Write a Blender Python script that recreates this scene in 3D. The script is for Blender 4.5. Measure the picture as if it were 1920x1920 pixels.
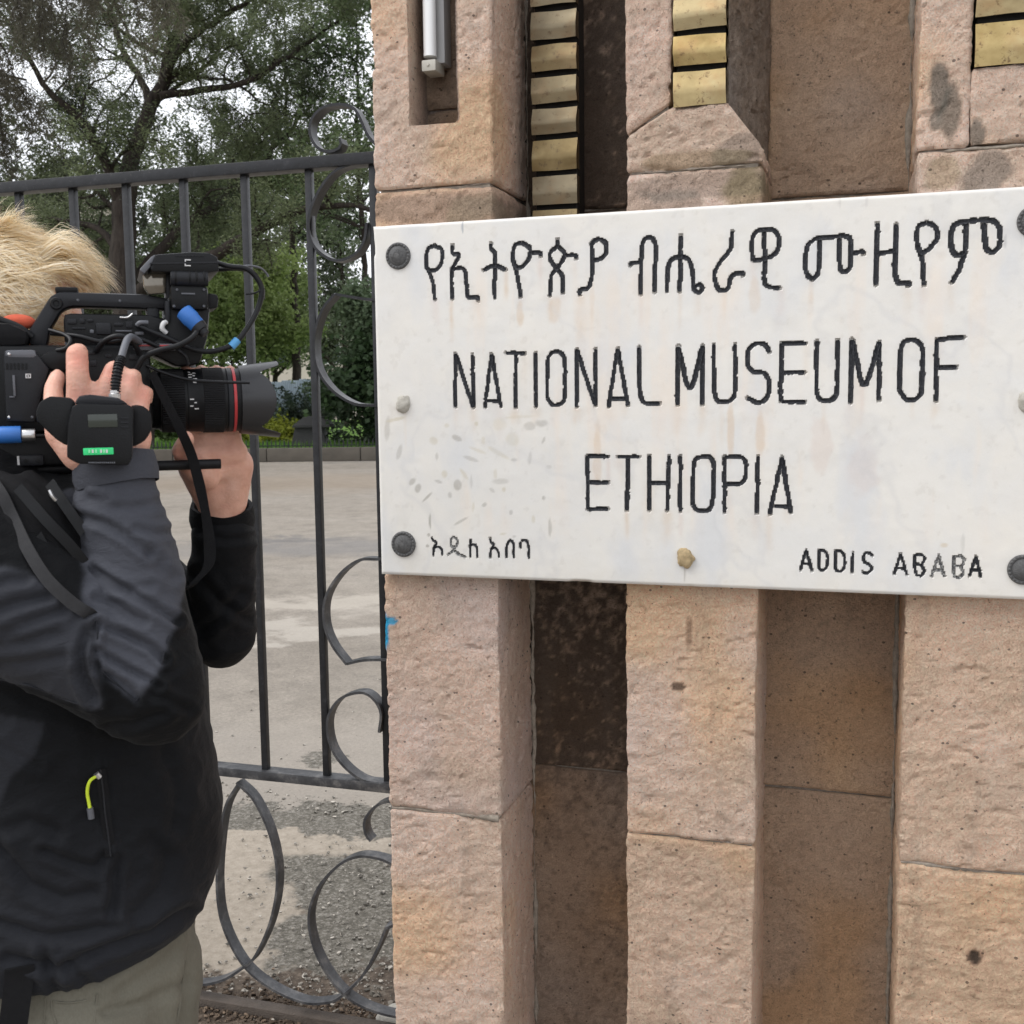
import bpy, bmesh, math, random
import numpy as np
from mathutils import Vector, Matrix
random.seed(7); RNG = np.random.default_rng(7)
for o in list(bpy.data.objects): bpy.data.objects.remove(o)
scn = bpy.context.scene
COL = scn.collection
R = math.radians

# ------------------------------------------------------------------ camera
FPX = 2076.0                                   # focal length in photograph pixels (1920 wide)
_dn = np.array([235., 19680, FPX]); _dn /= np.linalg.norm(_dn)
_lf = np.array([-6693., -152, FPX]); _lf /= np.linalg.norm(_lf)
_lf -= _dn * _lf.dot(_dn); _lf /= np.linalg.norm(_lf)
CM = np.array([-_lf, np.cross(-_dn, -_lf), -_dn])     # camera (right, down, forward) to world
CH = 1.62
CPOS = np.array([0, -2.0956, CH])
cam = bpy.data.cameras.new('camera'); cam_o = bpy.data.objects.new('camera', cam); COL.objects.link(cam_o)
cam.sensor_width = 36; cam.lens = 36 * FPX / 1920; cam.clip_start = 0.05; cam.clip_end = 3000
_m = Matrix(((CM[0][0], -CM[0][1], -CM[0][2]), (CM[1][0], -CM[1][1], -CM[1][2]), (CM[2][0], -CM[2][1], -CM[2][2])))
cam_o.matrix_world = Matrix.Translation(CPOS) @ _m.to_4x4()
cam.dof.use_dof = True; cam.dof.focus_distance = 2.1; cam.dof.aperture_fstop = 16
scn.camera = cam_o

# ------------------------------------------------------------------ overcast daylight
SUN_EL, SUN_ROT = 52, 238                      # soft light from high behind the photographer
world = bpy.data.worlds.new('World'); scn.world = world; world.use_nodes = True
wn = world.node_tree; wn.nodes.clear()
wo = wn.nodes.new('ShaderNodeOutputWorld'); wb = wn.nodes.new('ShaderNodeBackground')
sky = wn.nodes.new('ShaderNodeTexSky'); sky.sky_type = 'NISHITA'; sky.sun_disc = False
sky.sun_elevation = R(SUN_EL); sky.sun_rotation = R(SUN_ROT); sky.air_density = 1.0; sky.dust_density = 1.5; sky.ozone_density = 1.0
hs = wn.nodes.new('ShaderNodeHueSaturation'); hs.inputs['Saturation'].default_value = 0.3
wn.links.new(sky.outputs[0], hs.inputs['Color'])
# closed cloud cover: an even bright layer, slightly uneven, over the blue sky
tc = wn.nodes.new('ShaderNodeTexCoord'); cn = wn.nodes.new('ShaderNodeTexNoise'); cn.inputs['Scale'].default_value = 2.2; cn.inputs['Detail'].default_value = 5
wn.links.new(tc.outputs['Generated'], cn.inputs['Vector'])
cr = wn.nodes.new('ShaderNodeValToRGB'); wn.links.new(cn.outputs['Fac'], cr.inputs[0])
cr.color_ramp.elements[0].position = .3; cr.color_ramp.elements[0].color = (.82, .84, .88, 1); cr.color_ramp.elements[1].position = .7; cr.color_ramp.elements[1].color = (1, 1, 1, 1)
cl = wn.nodes.new('ShaderNodeMix'); cl.data_type = 'RGBA'; cl.blend_type = 'MULTIPLY'; cl.inputs[0].default_value = 1
wn.links.new(cr.outputs[0], cl.inputs[6]); cl.inputs[7].default_value = (8.6, 8.7, 9.0, 1)
mx = wn.nodes.new('ShaderNodeMix'); mx.data_type = 'RGBA'; mx.inputs[0].default_value = .86
wn.links.new(hs.outputs[0], mx.inputs[6]); wn.links.new(cl.outputs[2], mx.inputs[7]); wn.links.new(mx.outputs[2], wb.inputs['Color'])
wb.inputs['Strength'].default_value = 0.14
wn.links.new(wb.outputs[0], wo.inputs[0])
sl = bpy.data.lights.new('sun', 'SUN'); sl.energy = 1.45; sl.angle = R(45); sl.color = (1, 0.97, 0.93)
so = bpy.data.objects.new('sun', sl); COL.objects.link(so)
_az = R(SUN_ROT)
sd = Vector((math.sin(_az) * math.cos(R(SUN_EL)), math.cos(_az) * math.cos(R(SUN_EL)), math.sin(R(SUN_EL))))
so.rotation_euler = sd.to_track_quat('Z', 'Y').to_euler(); so.location = (0, -4, 8)
scn.view_settings.view_transform = 'Standard'; scn.view_settings.look = 'None'
scn.view_settings.exposure = 0.42; scn.view_settings.gamma = 1.0; scn.view_settings.use_curve_mapping = False

# ------------------------------------------------------------------ geometry helpers
def ray(px, py): return CM @ np.array([(px - 960) / FPX, (py - 960) / FPX, 1.0])
def at_y(px, py, y):
    r = ray(px, py); return CPOS + r * ((y - CPOS[1]) / r[1])
def at_z(px, py, z=0.0):
    r = ray(px, py); return CPOS + r * ((z - CPOS[2]) / r[2])
def at_d(px, py, d): return CPOS + ray(px, py) * d
def proj(P):
    c = (np.asarray(P) - CPOS) @ CM
    return 960 + FPX * c[..., 0] / c[..., 2], 960 + FPX * c[..., 1] / c[..., 2]

def _hash(i, j, k, s):
    n = (i * 374761393 + j * 668265263 + k * 1274126177 + s * 974711) & 0xffffffff
    n = ((n ^ (n >> 13)) * 1274126177) & 0xffffffff
    return ((n ^ (n >> 16)) & 0xffff) / 65535.0
def vnoise(P, seed=0):
    P = np.asarray(P, float); I = np.floor(P).astype(np.int64); F = P - I; F = F * F * (3 - 2 * F)
    out = 0
    for a in (0, 1):
        wa = F[..., 0] if a else 1 - F[..., 0]
        for b in (0, 1):
            wb_ = F[..., 1] if b else 1 - F[..., 1]
            for c in (0, 1):
                wc = F[..., 2] if c else 1 - F[..., 2]
                out = out + wa * wb_ * wc * _hash(I[..., 0] + a, I[..., 1] + b, I[..., 2] + c, seed)
    return out * 2 - 1
def fbm(P, scale, octaves=4, seed=0, gain=0.5):
    P = np.asarray(P, float) * scale; a = 1.0; t = 0; s = 0
    for o in range(octaves):
        t = t + a * vnoise(P + 17.3 * o, seed + o); s += a; a *= gain; P = P * 2.03
    return t / s
def sstep(a, b, x):
    t = np.clip((x - a) / (b - a), 0, 1); return t * t * (3 - 2 * t)

def catmull(pts, n=6, closed=False):
    P = [np.array(p, float) for p in pts]
    if len(P) < 3: return np.array([P[0] + (P[-1] - P[0]) * t for t in np.linspace(0, 1, n + 1)])
    Q = [2 * P[0] - P[1]] + P + [2 * P[-1] - P[-2]]
    out = []
    for i in range(1, len(Q) - 2):
        p0, p1, p2, p3 = Q[i - 1], Q[i], Q[i + 1], Q[i + 2]
        for k in range(n):
            t = k / n
            out.append(0.5 * (2 * p1 + (p2 - p0) * t + (2 * p0 - 5 * p1 + 4 * p2 - p3) * t * t + (3 * p1 - p0 - 3 * p2 + p3) * t ** 3))
    out.append(P[-1]); return np.array(out)
def resample(P, step):
    P = np.asarray(P, float); d = np.r_[0, np.cumsum(np.linalg.norm(np.diff(P, axis=0), axis=1))]
    n = max(2, int(d[-1] / step) + 1); t = np.linspace(0, d[-1], n)
    return np.stack([np.interp(t, d, P[:, i]) for i in range(P.shape[1])], 1)

ROOTM = {}
def root_of(o):
    while o.parent: o = o.parent
    return o
def link_mesh(name, V, F, mat, parent=None, smooth=35, attrs=None):
    me = bpy.data.meshes.new(name)
    V = np.asarray(V, float)
    if parent is not None:
        M = np.array(root_of(parent).matrix_basis.inverted()); V = V @ M[:3, :3].T + M[:3, 3]
    if isinstance(F, np.ndarray):
        nf, k = F.shape
        me.vertices.add(len(V)); me.vertices.foreach_set('co', V.astype(np.float32).ravel())
        me.loops.add(nf * k); me.loops.foreach_set('vertex_index', F.astype(np.int32).ravel())
        me.polygons.add(nf); me.polygons.foreach_set('loop_start', np.arange(0, nf * k, k, dtype=np.int32))
        me.update(calc_edges=True)
    else:
        me.from_pydata(V.tolist(), [], F); me.update()
    if attrs:
        for an, arr in attrs.items():
            a = me.attributes.new(an, 'FLOAT_COLOR', 'POINT')
            arr = np.asarray(arr, float)
            if arr.ndim == 1: arr = np.repeat(arr[:, None], 3, 1)
            if arr.shape[1] == 3: arr = np.c_[arr, np.ones(len(arr))]
            a.data.foreach_set('color', arr.astype(np.float32).ravel())
    if smooth:
        me.polygons.foreach_set('use_smooth', np.ones(len(me.polygons), bool))
        if smooth < 180: me.set_sharp_from_angle(angle=R(smooth))
    if mat: me.materials.append(mat)
    o = bpy.data.objects.new(name, me); COL.objects.link(o)
    if parent is not None: o.parent = parent
    return o

def nrm(v):
    v = np.asarray(v, float); return v / (np.linalg.norm(v) + 1e-12)
def frame_of(d):
    d = nrm(d); a = np.array([0, 0, 1.]) if abs(d[2]) < .9 else np.array([1., 0, 0])
    u = nrm(np.cross(a, d)); return u, np.cross(d, u)
class MB:
    def __init__(s): s.v = []; s.f = []
    def add(s, V, F):
        b = len(s.v); s.v.extend([tuple(map(float, p)) for p in V]); s.f.extend([tuple(int(i) + b for i in f) for f in F]); return s
    def bm(s, bm_):
        bm_.verts.ensure_lookup_table(); bm_.verts.index_update()
        s.add([v.co for v in bm_.verts], [[v.index for v in f.verts] for f in bm_.faces]); bm_.free(); return s
    def box(s, c, ex, ey, ez, bev=0.0, seg=2):
        """box centred at c with half-extent vectors ex, ey, ez"""
        b = bmesh.new(); bmesh.ops.create_cube(b, size=2)
        lx, ly, lz = (np.linalg.norm(e) for e in (ex, ey, ez))
        for v in b.verts: v.co = Vector((v.co.x * lx, v.co.y * ly, v.co.z * lz))
        if bev: bmesh.ops.bevel(b, geom=b.edges[:], offset=min(bev, .49 * 2 * min(lx, ly, lz)), segments=seg, profile=.6, affect='EDGES')
        X, Y, Z = nrm(ex), nrm(ey), nrm(ez); c = np.asarray(c, float)
        for v in b.verts: v.co = Vector(c + X * v.co.x + Y * v.co.y + Z * v.co.z)
        return s.bm(b)
    def abox(s, x0, x1, y0, y1, z0, z1, bev=0.0):
        return s.box(((x0 + x1) / 2, (y0 + y1) / 2, (z0 + z1) / 2), ((x1 - x0) / 2, 0, 0), (0, (y1 - y0) / 2, 0), (0, 0, (z1 - z0) / 2), bev)
    def tube(s, path, r, n=8, cap=True, flat=None):
        P = np.asarray(path, float); m = len(P); r = np.broadcast_to(np.asarray(r, float), (m,))
        T = np.gradient(P, axis=0); T /= np.linalg.norm(T, axis=1)[:, None] + 1e-12
        u, w = frame_of(T[0]); V = []
        for i in range(m):
            u = nrm(u - T[i] * u.dot(T[i])); w = np.cross(T[i], u)
            for k in range(n):
                a = 2 * math.pi * k / n; V.append(P[i] + (u * math.cos(a) + w * math.sin(a)) * r[i])
        F = [(i * n + k, i * n + (k + 1) % n, (i + 1) * n + (k + 1) % n, (i + 1) * n + k) for i in range(m - 1) for k in range(n)]
        if cap: F += [tuple(range(n))[::-1], tuple((m - 1) * n + k for k in range(n))]
        return s.add(V, F)
    def capsule(s, p0, r0, p1, r1, n=14, asp=None):
        """tapered capsule, closed"""
        p0, p1 = np.asarray(p0, float), np.asarray(p1, float); d = nrm(p1 - p0)
        P = []; rr = []
        for t in (0.999, .9, .7, .4, 0): P.append(p0 - d * r0 * t); rr.append(r0 * math.sqrt(max(0.001, 1 - t * t)))
        for t in (0, .4, .7, .9, .999): P.append(p1 + d * r1 * t); rr.append(r1 * math.sqrt(max(0.001, 1 - t * t)))
        if np.linalg.norm(p1 - p0) < 1e-4: P.pop(5); rr.pop(5)
        return s.tube(P, rr, n)
    def ell(s, c, ax, ay, az, u=20, v=12):
        c = np.asarray(c, float); V = [c + np.asarray(az)]; F = []
        for i in range(1, v):
            th = math.pi * i / v
            for k in range(u):
                ph = 2 * math.pi * k / u
                V.append(c + np.asarray(ax) * math.sin(th) * math.cos(ph) + np.asarray(ay) * math.sin(th) * math.sin(ph) + np.asarray(az) * math.cos(th))
        V.append(c - np.asarray(az)); L = len(V) - 1
        for k in range(u): F.append((0, 1 + k, 1 + (k + 1) % u)); F.append((L, L - u + (k + 1) % u, L - u + k))
        for i in range(v - 2):
            for k in range(u):
                a = 1 + i * u + k; b_ = 1 + i * u + (k + 1) % u; F.append((a, a + u, b_ + u, b_))
        return s.add(V, F)
    def lathe(s, o, ax, prof, n=32, u=None, cap=True):
        o = np.asarray(o, float); ax = nrm(ax)
        if u is None: u, w = frame_of(ax)
        else: u = nrm(u); w = np.cross(ax, u)
        V = []
        for a, r in prof:
            for k in range(n):
                t = 2 * math.pi * k / n; V.append(o + ax * a + (u * math.cos(t) + w * math.sin(t)) * r)
        m = len(prof)
        F = [(i * n + k, i * n + (k + 1) % n, (i + 1) * n + (k + 1) % n, (i + 1) * n + k) for i in range(m - 1) for k in range(n)]
        if cap: F += [tuple(range(n))[::-1], tuple((m - 1) * n + k for k in range(n))]
        return s.add(V, F)
    def strip(s, path, wdir, w, t):
        """flat bar bent along path: width w along wdir, thickness t across"""
        P = np.asarray(path, float); wd = nrm(wdir); m = len(P)
        T = np.gradient(P, axis=0); T /= np.linalg.norm(T, axis=1)[:, None] + 1e-12
        V = []
        for i in range(m):
            nn = nrm(np.cross(wd, T[i])); w_ = w[i] if hasattr(w, '__len__') else w
            for a, b_ in ((-1, -1), (1, -1), (1, 1), (-1, 1)): V.append(P[i] + wd * a * w_ / 2 + nn * b_ * t / 2)
        F = [(i * 4 + k, i * 4 + (k + 1) % 4, (i + 1) * 4 + (k + 1) % 4, (i + 1) * 4 + k) for i in range(m - 1) for k in range(4)]
        F += [(3, 2, 1, 0), tuple((m - 1) * 4 + k for k in range(4))]
        return s.add(V, F)
    def prism(s, poly, ext):
        """polygon (3-d points) extruded by vector ext"""
        n = len(poly); V = [np.asarray(p, float) for p in poly]; V += [p + np.asarray(ext) for p in V]
        F = [tuple(range(n)), tuple(range(2 * n - 1, n - 1, -1))] + [(i, i + n, (i + 1) % n + n, (i + 1) % n) for i in range(n)]
        return s.add(V, F)
    def build(s, name, mat, parent=None, smooth=35, attrs=None):
        o = link_mesh(name, s.v, s.f, mat, parent, 0, attrs)
        b = bmesh.new(); b.from_mesh(o.data); bmesh.ops.recalc_face_normals(b, faces=b.faces[:]); b.to_mesh(o.data); b.free()
        if smooth:
            o.data.polygons.foreach_set('use_smooth', np.ones(len(o.data.polygons), bool))
            if smooth < 180: o.data.set_sharp_from_angle(angle=R(smooth))
        return o
def remesh(mb, voxel, smooth_it=6, fac=0.5):
    me = bpy.data.meshes.new('tmp'); me.from_pydata(mb.v, [], mb.f)
    b = bmesh.new(); b.from_mesh(me); bmesh.ops.recalc_face_normals(b, faces=b.faces[:]); b.to_mesh(me); b.free()
    o = bpy.data.objects.new('tmp', me); COL.objects.link(o)
    m = o.modifiers.new('r', 'REMESH'); m.mode = 'VOXEL'; m.voxel_size = voxel; m.adaptivity = 0
    if smooth_it:
        m2 = o.modifiers.new('s', 'SMOOTH'); m2.iterations = smooth_it; m2.factor = fac
    dg = bpy.context.evaluated_depsgraph_get(); dg.update()
    e = o.evaluated_get(dg); em = e.to_mesh()
    V = np.empty(len(em.vertices) * 3); em.vertices.foreach_get('co', V); V = V.reshape(-1, 3)
    N = np.empty(len(em.vertices) * 3); em.vertices.foreach_get('normal', N); N = N.reshape(-1, 3)
    F = [tuple(p.vertices) for p in em.polygons]
    e.to_mesh_clear(); bpy.data.objects.remove(o); bpy.data.meshes.remove(me)
    F4 = np.array([f if len(f) == 4 else (f[0], f[1], f[2], f[2]) for f in F]) if all(len(f) == 4 for f in F) else F
    return V, N, F4

def tag(o, label=None, cat=None, group=None, kind=None):
    if label: o['label'] = label
    if cat: o['category'] = cat
    if group: o['group'] = group
    if kind: o['kind'] = kind
    return o
def thing(name, loc, label, cat, group=None, rot=None):
    o = bpy.data.objects.new(name, None); COL.objects.link(o); o.empty_display_size = .1
    o.location = tuple(map(float, loc))
    if rot is not None: o.rotation_euler = rot
    o.matrix_basis  # transform set through loc/rot
    return tag(o, label, cat, group)

# ------------------------------------------------------------------ material helpers
class NT:
    def __init__(s, name):
        s.m = bpy.data.materials.new(name); s.m.use_nodes = True; s.t = s.m.node_tree; s.n = s.t.nodes
        s.b = s.n['Principled BSDF']; s.out = s.n['Material Output']; s._c = None
    def node(s, typ, **kw):
        nd = s.n.new(typ)
        for k, v in kw.items():
            if k[0] == '_': setattr(nd, k[1:], v)
            else: s.set(nd.inputs[k.replace('__', ' ')], v)
        return nd
    def set(s, inp, v):
        if hasattr(v, 'is_output'): s.t.links.new(v, inp)
        else: inp.default_value = (*v, 1) if isinstance(v, tuple) and len(v) == 3 and inp.type == 'RGBA' else v
    def co(s):
        if s._c is None: s._c = s.n.new('ShaderNodeTexCoord').outputs['Object']
        return s._c
    def mapped(s, scale=(1, 1, 1), rot=(0, 0, 0), loc=(0, 0, 0)):
        nd = s.n.new('ShaderNodeMapping'); s.t.links.new(s.co(), nd.inputs[0])
        nd.inputs['Scale'].default_value = scale; nd.inputs['Rotation'].default_value = rot; nd.inputs['Location'].default_value = loc
        return nd.outputs[0]
    def noise(s, scale, detail=4, rough=.55, vec=None, dist=0):
        nd = s.node('ShaderNodeTexNoise', Scale=scale, Detail=detail, Roughness=rough, Distortion=dist)
        s.t.links.new(vec if vec is not None else s.co(), nd.inputs['Vector']); return nd.outputs['Fac']
    def vor(s, scale, vec=None, feat='F1'):
        nd = s.node('ShaderNodeTexVoronoi', Scale=scale, _feature=feat)
        s.t.links.new(vec if vec is not None else s.co(), nd.inputs['Vector']); return nd.outputs['Distance']
    def ramp(s, fac, stops):
        nd = s.n.new('ShaderNodeValToRGB'); s.t.links.new(fac, nd.inputs[0]); e = nd.color_ramp.elements
        while len(e) < len(stops): e.new(.5)
        for el, (p, c) in zip(e, stops):
            el.position = p; el.color = (*c, 1) if isinstance(c, tuple) else (c, c, c, 1)
        return nd.outputs[0]
    def mix(s, fac, a, b, mode='MIX'):
        nd = s.n.new('ShaderNodeMix'); nd.data_type = 'RGBA'; nd.blend_type = mode
        s.set(nd.inputs[0], fac); s.set(nd.inputs[6], a); s.set(nd.inputs[7], b); return nd.outputs[2]
    def math(s, op, a, b=0.0, clamp=False):
        nd = s.n.new('ShaderNodeMath'); nd.operation = op; nd.use_clamp = clamp
        s.set(nd.inputs[0], a); s.set(nd.inputs[1], b); return nd.outputs[0]
    def attr(s, name):
        return s.node('ShaderNodeAttribute', _attribute_name=name).outputs['Color']
    def rnd(s): return s.n.new('ShaderNodeObjectInfo').outputs['Random']
    def bump(s, h, strength=.5, dist=.01, prev=None):
        nd = s.node('ShaderNodeBump', Strength=strength, Distance=dist); s.t.links.new(h, nd.inputs['Height'])
        if prev is not None: s.t.links.new(prev, nd.inputs['Normal'])
        return nd.outputs[0]
    def done(s, color=None, rough=.6, metal=0.0, normal=None, spec=None, **kw):
        if color is not None: s.set(s.b.inputs['Base Color'], color)
        s.set(s.b.inputs['Roughness'], rough); s.set(s.b.inputs['Metallic'], metal)
        if spec is not None: s.set(s.b.inputs['Specular IOR Level'], spec)
        if normal is not None: s.t.links.new(normal, s.b.inputs['Normal'])
        for k, v in kw.items(): s.set(s.b.inputs[k.replace('_', ' ')], v)
        return s.m
def simple(name, col, rough=.5, metal=0., var=.15, scale=40, bump=.15, bd=.002, spec=None):
    n = NT(name); f = n.noise(scale, 5)
    c = n.mix(f, tuple(x * (1 - var) for x in col), tuple(min(1, x * (1 + var)) for x in col))
    rr = n.math('ADD', n.math('MULTIPLY', n.noise(scale * .6, 3), .25), rough - .12)
    return n.done(c, rr, metal, n.bump(n.noise(scale * 8, 3), bump, bd), spec)
# ================================================================== materials of the setting
def m_stone():
    n = NT('tuff_stone')
    c = n.attr('col')
    g = n.noise(60, 9, .75); c = n.mix(.75, c, n.ramp(g, [(.25, .40), (.5, .54), (.75, .68)]), 'OVERLAY')
    g2 = n.noise(330, 4, .7); c = n.mix(.6, c, n.ramp(g2, [(.28, .34), (.5, .55), (.72, .72)]), 'OVERLAY')
    v = n.noise(120, 5, .7); pit = n.ramp(v, [(.33, 1.0), (.39, 0.0)])
    c = n.mix(n.math('MULTIPLY', pit, .6), c, (.06, .045, .035))
    wv = n.mapped((1, 1, 1.25)); pv = n.ramp(n.math('ADD', n.vor(30, wv), n.math('MULTIPLY', n.noise(90, 3), .10)), [(.125, 1.0), (.15, 0.0)])
    c = n.mix(n.math('MULTIPLY', pv, .7), c, (.04, .03, .025))
    stk = n.ramp(n.noise(16, 5, .65, n.mapped((1, 1, .12))), [(.56, 0.), (.78, .35)]); c = n.mix(stk, c, (.17, .135, .11))
    h1 = n.bump(n.noise(80, 9, .78), 1.0, .026)
    h2 = n.bump(n.noise(300, 4, .65), .9, .006, h1)
    h3 = n.bump(pv, -.8, .004, h2)
    hsv = n.node('ShaderNodeHueSaturation', Saturation=1.06, Value=1.27); n.t.links.new(c, hsv.inputs['Color']); c = hsv.outputs[0]
    return n.done(c, .92, 0, h3, .2)
def m_mortar():
    n = NT('mortar'); c = n.ramp(n.noise(90, 6, .7), [(.3, (.20, .17, .14)), (.7, (.40, .35, .29))])
    return n.done(c, .95, 0, n.bump(n.noise(180, 5, .7), .9, .004), .2)
def m_marble():
    n = NT('white_marble'); c = n.attr('col')
    w = n.noise(7, 7, .6, None, 1.2); c = n.mix(n.ramp(w, [(.42, 0.), (.62, .30)]), c, (.64, .65, .66))
    s = n.noise(420, 3, .6); c = n.mix(.08, c, s, 'OVERLAY')
    y = n.noise(3.1, 4, .6); c = n.mix(n.ramp(y, [(.5, 0.), (.75, .22)]), c, (.80, .72, .60))
    return n.done(c, n.math('ADD', .38, n.math('MULTIPLY', n.noise(30, 4), .2)), 0, n.bump(n.noise(120, 5, .6), .12, .0015), .45)
def m_groove():
    n = NT('black_letter_paint'); f = n.noise(240, 5, .7)
    c = n.ramp(f, [(.3, (.008, .0085, .011)), (.55, (.022, .024, .03)), (.8, (.13, .13, .135))])
    return n.done(c, .62, 0, n.bump(n.noise(500, 3, .6), .8, .002), .35)
def m_faint():
    n = NT('worn_letter_paint'); f = n.noise(300, 5, .7)
    c = n.ramp(f, [(.34, (.04, .04, .045)), (.5, (.13, .13, .13)), (.66, (.5, .5, .48))])
    return n.done(c, .7, 0, n.bump(n.noise(500, 3, .6), .8, .002), .3)
def m_iron():
    n = NT('painted_iron'); f = n.noise(35, 6, .65)
    c = n.ramp(f, [(.3, (.007, .0075, .009)), (.6, (.014, .015, .018)), (.85, (.05, .051, .056))])
    d = n.ramp(n.noise(120, 5, .7), [(.6, 0.), (.75, .3)]); c = n.mix(d, c, (.15, .14, .135))
    return n.done(c, n.math('ADD', .24, n.math('MULTIPLY', n.noise(60, 4), .28)), .1, n.bump(n.noise(90, 5, .6), .3, .002), .42)
def m_brass(nm='aged_brass', g_=1.0):
    n = NT(nm); f = n.noise(11, 6, .6); r = n.rnd()
    c = n.ramp(f, [(.3, (.27, .19, .075)), (.55, (.44, .335, .155)), (.8, (.50, .42, .24))])
    c = n.mix(n.ramp(r, [(.4, 0.), (1., .65)]), c, (.33, .30, .23))
    c = n.mix(n.ramp(n.noise(19, 5, .6), [(.5, 0.), (.72, .55)]), c, (.36, .21, .10))
    sp = n.ramp(n.noise(60, 7, .75), [(.56, 0.), (.66, .9)]); c = n.mix(sp, c, (.13, .075, .03))
    c = n.mix(1.0 - g_, c, (.10, .075, .05)); ro = n.math('ADD', .24, n.math('MULTIPLY', n.noise(40, 5), .3))
    return n.done(c, ro, n.math('SUBTRACT', .85, n.math('MULTIPLY', sp, .6)), n.bump(n.noise(18, 3), .2, .006), .5)
M_STONE, M_MORTAR, M_MARBLE, M_GROOVE, M_FAINT, M_IRON, M_BRASS = m_stone(), m_mortar(), m_marble(), m_groove(), m_faint(), m_iron(), m_brass()
def m_worn():
    n = NT('worn_dusty_iron'); f = n.noise(22, 7, .7)
    c = n.ramp(f, [(.32, (.016, .017, .02)), (.52, (.05, .051, .055)), (.72, (.16, .155, .15))])
    return n.done(c, n.math('ADD', .3, n.math('MULTIPLY', n.noise(60, 4), .3)), .1, n.bump(n.noise(90, 5, .6), .3, .002), .5)
M_WORN = m_worn(); M_MUD = simple('muddy_iron', (.085, .068, .055), .9, 0, .5, 25, .8, .006)
M_DARK = simple('dark_backing', (.012, .011, .010), .8, 0, .3, 60, .3)
M_ROSE = simple('dull_iron_rosette', (.115, .115, .115), .5, .2, .7, 260, .7)
M_PLUG = simple('cement_plug', (.62, .59, .52), .85, 0, .3, 150, .9, .004)
M_PLUG2 = simple('rusty_plug', (.55, .42, .24), .7, .2, .5, 160, .9, .004)
M_WHITE = simple('white_enamel', (.78, .78, .76), .35, 0, .05, 30, .05)
M_TUBE = simple('tube_glass', (.86, .87, .87), .18, 0, .03, 20, .02)
M_BEIGE = simple('yellowed_plastic', (.50, .48, .42), .45, 0, .15, 60, .1)

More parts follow.
